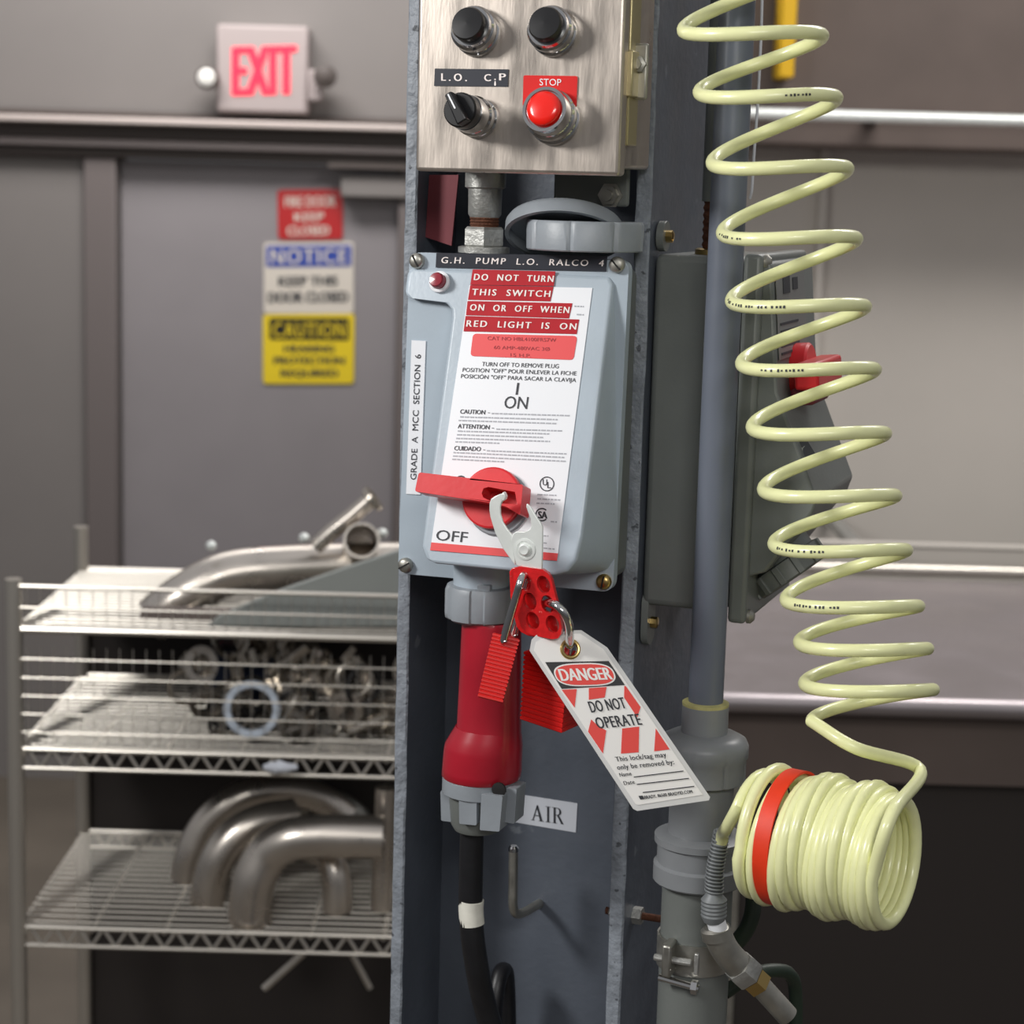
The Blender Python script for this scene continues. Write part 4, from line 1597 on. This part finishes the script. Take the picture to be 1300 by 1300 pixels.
pipe('pipe_elbow', 'large stainless elbow pipe at the front of the lower shelf deck',
     [(318, 1172, 2.945), (318, 1150, 2.945), (323, 1117, 2.945), (340, 1085, 2.95), (368, 1067, 2.945), (405, 1062, 2.945), (450, 1062, 2.945), (487, 1063, 2.945)], [.034]*200, wall=.0025)
pipe('pipe_elbow', 'stainless elbow pipe at the left behind the largest elbow',
     [(264, 1147, 3.03), (266, 1125, 3.03), (278, 1088, 3.03), (302, 1058, 3.04), (335, 1042, 3.055), (372, 1036, 3.08)], .029)
pipe('pipe_elbow', 'stainless bend cut by the left of the lower deck, farthest left',
     [(236, 1117, 3.13), (243, 1082, 3.13), (262, 1046, 3.135), (290, 1021, 3.14), (320, 1007, 3.15), (360, 1003, 3.17), (405, 1014, 3.19), (440, 1038, 3.2)], .026)
pipe('pipe_elbow', 'slim stainless elbow standing behind the arch of the largest elbow',
     [(428, 1156, 3.0), (428, 1130, 3.0), (424, 1105, 3.005), (412, 1085, 3.02), (390, 1076, 3.04)], .0225)
pipe('standing_pipe', 'straight stainless pipe standing upright on the lower deck beside the column',
     [(484, 1154, 3.0), (487, 1080, 3.0), (490, 1000, 3.0)], .0165)
pipe('pipe_elbow', 'dark curved pipe at the back of the lower deck behind the elbows',
     [(330, 1110, 3.33), (345, 1060, 3.33), (380, 1025, 3.335), (420, 1015, 3.335), (455, 1035, 3.34), (475, 1080, 3.34)], .018, m=M['steel_dull'])
pipe('dark_pipe', 'dull dark pipe lying low at the left end of the rack top',
     [(180, 783, 3.0), (240, 784, 3.0), (318, 786, 3.0)], .017, m=M['steel_beam'])
# brace and items below the lower deck
for nm, lab, pts, r in (
        ('diagonal_brace', 'thin diagonal brace under the lower deck', [(335, 1255, 3.0), (385, 1210, 3.0)], .006),
        ('diagonal_brace', 'thin diagonal brace under the lower deck by the column', [(470, 1255, 3.2), (447, 1212, 3.2)], .005)):
    solo(nm, MB().tube([P(*q) for q in pts], r, 10), M['wire'], lab, 'brace')
# crumpled white rag on the middle rail
mb = MB()
random.seed(9)
c = P(356, 974, YS-.02)
rings = []
for i in range(9):
    s = i/8
    x = c.x-.026+.052*s
    rr = .010*sin(pi*min(max(s, .06), .94))**.6
    rings.append([Vector((x, c.y+rr*cos(2*pi*k/10)*random.uniform(.7, 1.2), c.z+rr*sin(2*pi*k/10)*random.uniform(.7, 1.3))) for k in range(10)])
mb.loft(rings)
solo('white_rag', mb, M['white_paper'], 'crumpled white rag tied to the middle shelf rail', 'rag', sharp=80)

# top deck
pipe('bent_pipe', 'large bent stainless pipe lying along the top of the rack',
     [(190, 790, 3.10), (225, 762, 3.10), (262, 739, 3.11), (298, 727, 3.12), (345, 722, 3.13), (430, 718, 3.15), (540, 716, 3.17), (600, 716, 3.17)], .036)
mb = MB()
pg = YP(2.955)
mb.prism([pg.at(x, y) for x, y in ((276, 783), (350, 751), (440, 720), (520, 694), (560, 684), (560, 796), (262, 796))], Vector((0, .012, 0)))
solo('grey_panel', mb, M['sheet_grey'], 'smooth grey panel with slanting edge leaning in the top of the rack', 'panel', bevel=.003)
pipe('pipe_stub', 'short open-ended stainless pipe on top of the rack, its dark mouth facing out',
     [(459, 686, 3.05), (454, 716, 3.30)], .029, wall=.004)
pipe('thin_pipe', 'thin stainless pipe with flared end slanting up from the top of the rack',
     [(400, 694, 3.1), (420, 676, 3.1), (445, 656, 3.1), (468, 636, 3.1)], .0135)
c = P(468, 637, 3.1)
d = (P(473, 633, 3.1)-P(460, 643, 3.1)).normalized()
mb = MB()
mb.lathe(c, d, [(.0135, 0), (.022, .004), (.022, .012), (.0125, .012), (.0115, .0)], 28, cap=False)
solo('pipe_ferrule', mb, M['clamp'], 'dark flared ferrule at the end of the thin slanting pipe', 'ferrule')
for px, py, lab in ((386, 684, 'small bright ball fitting on the rack top left of the slanting pipe'), (268, 694, 'small bright ball fitting on the rack top at the far left'), (485, 678, 'small bright ball fitting right of the open pipe mouth')):
    mb = MB().lathe(P(px, py+5, 3.08), EZ, [(.003, 0), (.0075, .003), (.009, .008), (.0075, .013), (.002, .016)], 16)
    solo('ball_fitting', mb, M['zinc'], lab, 'fitting', sharp=60)

# ---- jumble in the middle basket
rc_ = P(320, 900, 2.94)
mb = MB()
rg = []
x_, y_ = Vector((1, 0, 0)), Vector((0, .12, 1)).normalized()
n_ = x_.cross(y_)
for k in range(48):
    a = 2*pi*k/48
    d = x_*cos(a)+y_*sin(a)
    rg.append([rc_+d*.044-n_*.006, rc_+d*.044+n_*.006, rc_+d*.0325+n_*.006, rc_+d*.0325-n_*.006])
mb.loft(rg, closed=True)
solo('gasket_ring', mb, M['ring_blue'], 'large pale blue ring standing against the front of the middle basket', 'ring', bevel=.002)
c = P(318, 838, 3.16)
t = thing('plastic_bin', 'dark blue plastic bin at the back of the middle basket', 'bin', P(318, 880, 3.16))
part('body', MB().wbox(c.x-.06, c.x+.05, 3.12, 3.22, ZMID+.004, c.z+.02), M['navy'], t, bevel=.006)
part('rim', MB().wbox(c.x-.064, c.x+.054, 3.115, 3.225, c.z+.02, c.z+.026), M['navy'], t, bevel=.002)


def rnd_axis():
    return Vector((random.uniform(-.8, .8), random.uniform(-1, -.2), random.uniform(-.7, .7))).normalized()


def mk_ring(R, r):
    return MB().torus(Vector((0, 0, 0)), Vector((0, -1, 0)), R, r, 36, 8)


def mk_clamp(R):
    """hinged half-open pipe clamp with wing nut"""
    mb = MB()
    n = 26
    rg = []
    for k in range(n+1):
        a = .35 + (2*pi-.7)*k/n
        d = Vector((cos(a), 0, sin(a)))
        y = Vector((0, .006, 0))
        rg.append([d*(R+.006)-y, d*(R+.006)+y, d*R+y, d*R-y])
    mb.loft(rg)
    for s in (1, -1):
        mb.obox(Vector((R+.012, 0, s*.0095)), Vector((.010, 0, 0)), Vector((0, .006, 0)), Vector((0, 0, .004)))
    mb.cyl(Vector((R+.014, 0, -.022)), Vector((R+.014, 0, .026)), .003, n=10)
    mb.obox(Vector((R+.014, 0, .026)), Vector((.014, 0, 0)), Vector((0, .003, 0)), Vector((0, 0, .005)))
    return mb


def mk_ferrule(R, h):
    return MB().lathe(Vector((0, 0, 0)), Vector((0, -1, 0)), [(R*.8, 0), (R*.8, h*.75), (R*1.15, h*.85), (R*1.15, h), (R*.68, h), (R*.68, 0)], 28, cap=False)


def mk_stub(Ln, r):
    return MB().cyl(Vector((-Ln/2, 0, 0)), Vector((Ln/2, 0, 0)), r, n=16)


kinds = [
    ('pipe_clamp', lambda: mk_clamp(.026), M['clamp'], 'hinged steel pipe clamp in the jumble of the middle basket', 'clamp', 'pipe clamps in the middle basket', 16),
    ('gasket', lambda: mk_ring(.030, .004), M['gasket'], 'thin black gasket ring in the jumble of the middle basket', 'gasket', 'gaskets in the middle basket', 6),
    ('ferrule', lambda: mk_ferrule(.026, .034), M['tube'], 'short stainless ferrule in the jumble of the middle basket', 'ferrule', 'ferrules in the middle basket', 9),
    ('steel_ring', lambda: mk_ring(.026, .005), M['clamp'], 'round steel ring in the jumble of the middle basket', 'ring', 'steel rings in the middle basket', 8),
    ('pipe_stub', lambda: mk_stub(.085, .010), M['clamp'], 'short thin steel rod in the jumble of the middle basket', 'rod', 'steel rods in the middle basket', 6),
]
random.seed(31)
spots = []
XA, XB = P(252, 900, 2.96).x, P(515, 900, 2.96).x
tot = sum(k[-1] for k in kinds)
order = []
for ki, k in enumerate(kinds):
    order += [ki]*k[-1]
random.shuffle(order)
protos = {}
cols, idx = 8, 0
for n_i, ki in enumerate(order):
    col_ = n_i % cols
    row = n_i // cols
    x = XA + (XB-XA)*(col_+.5)/cols + random.uniform(-.007, .007)
    layer = row % 3
    y = 2.962 + .05*(row//3) + random.uniform(0, .03)
    z = ZMID + .034 + .046*layer + random.uniform(-.004, .008)
    if abs(x-rc_.x) < .045 and y < 3.0 and layer < 3:
        y += .06
    k = kinds[ki]
    if ki not in protos:
        o = solo(k[0], k[1](), k[2], k[3], k[4], group=k[5], sharp=50)
        protos[ki] = o
    else:
        o = protos[ki].copy()
        COL.objects.link(o)
    o.location = (x, y, z)
    o.rotation_euler = (random.uniform(-.7, .7), random.uniform(0, 6.28), random.uniform(-.8, .8))
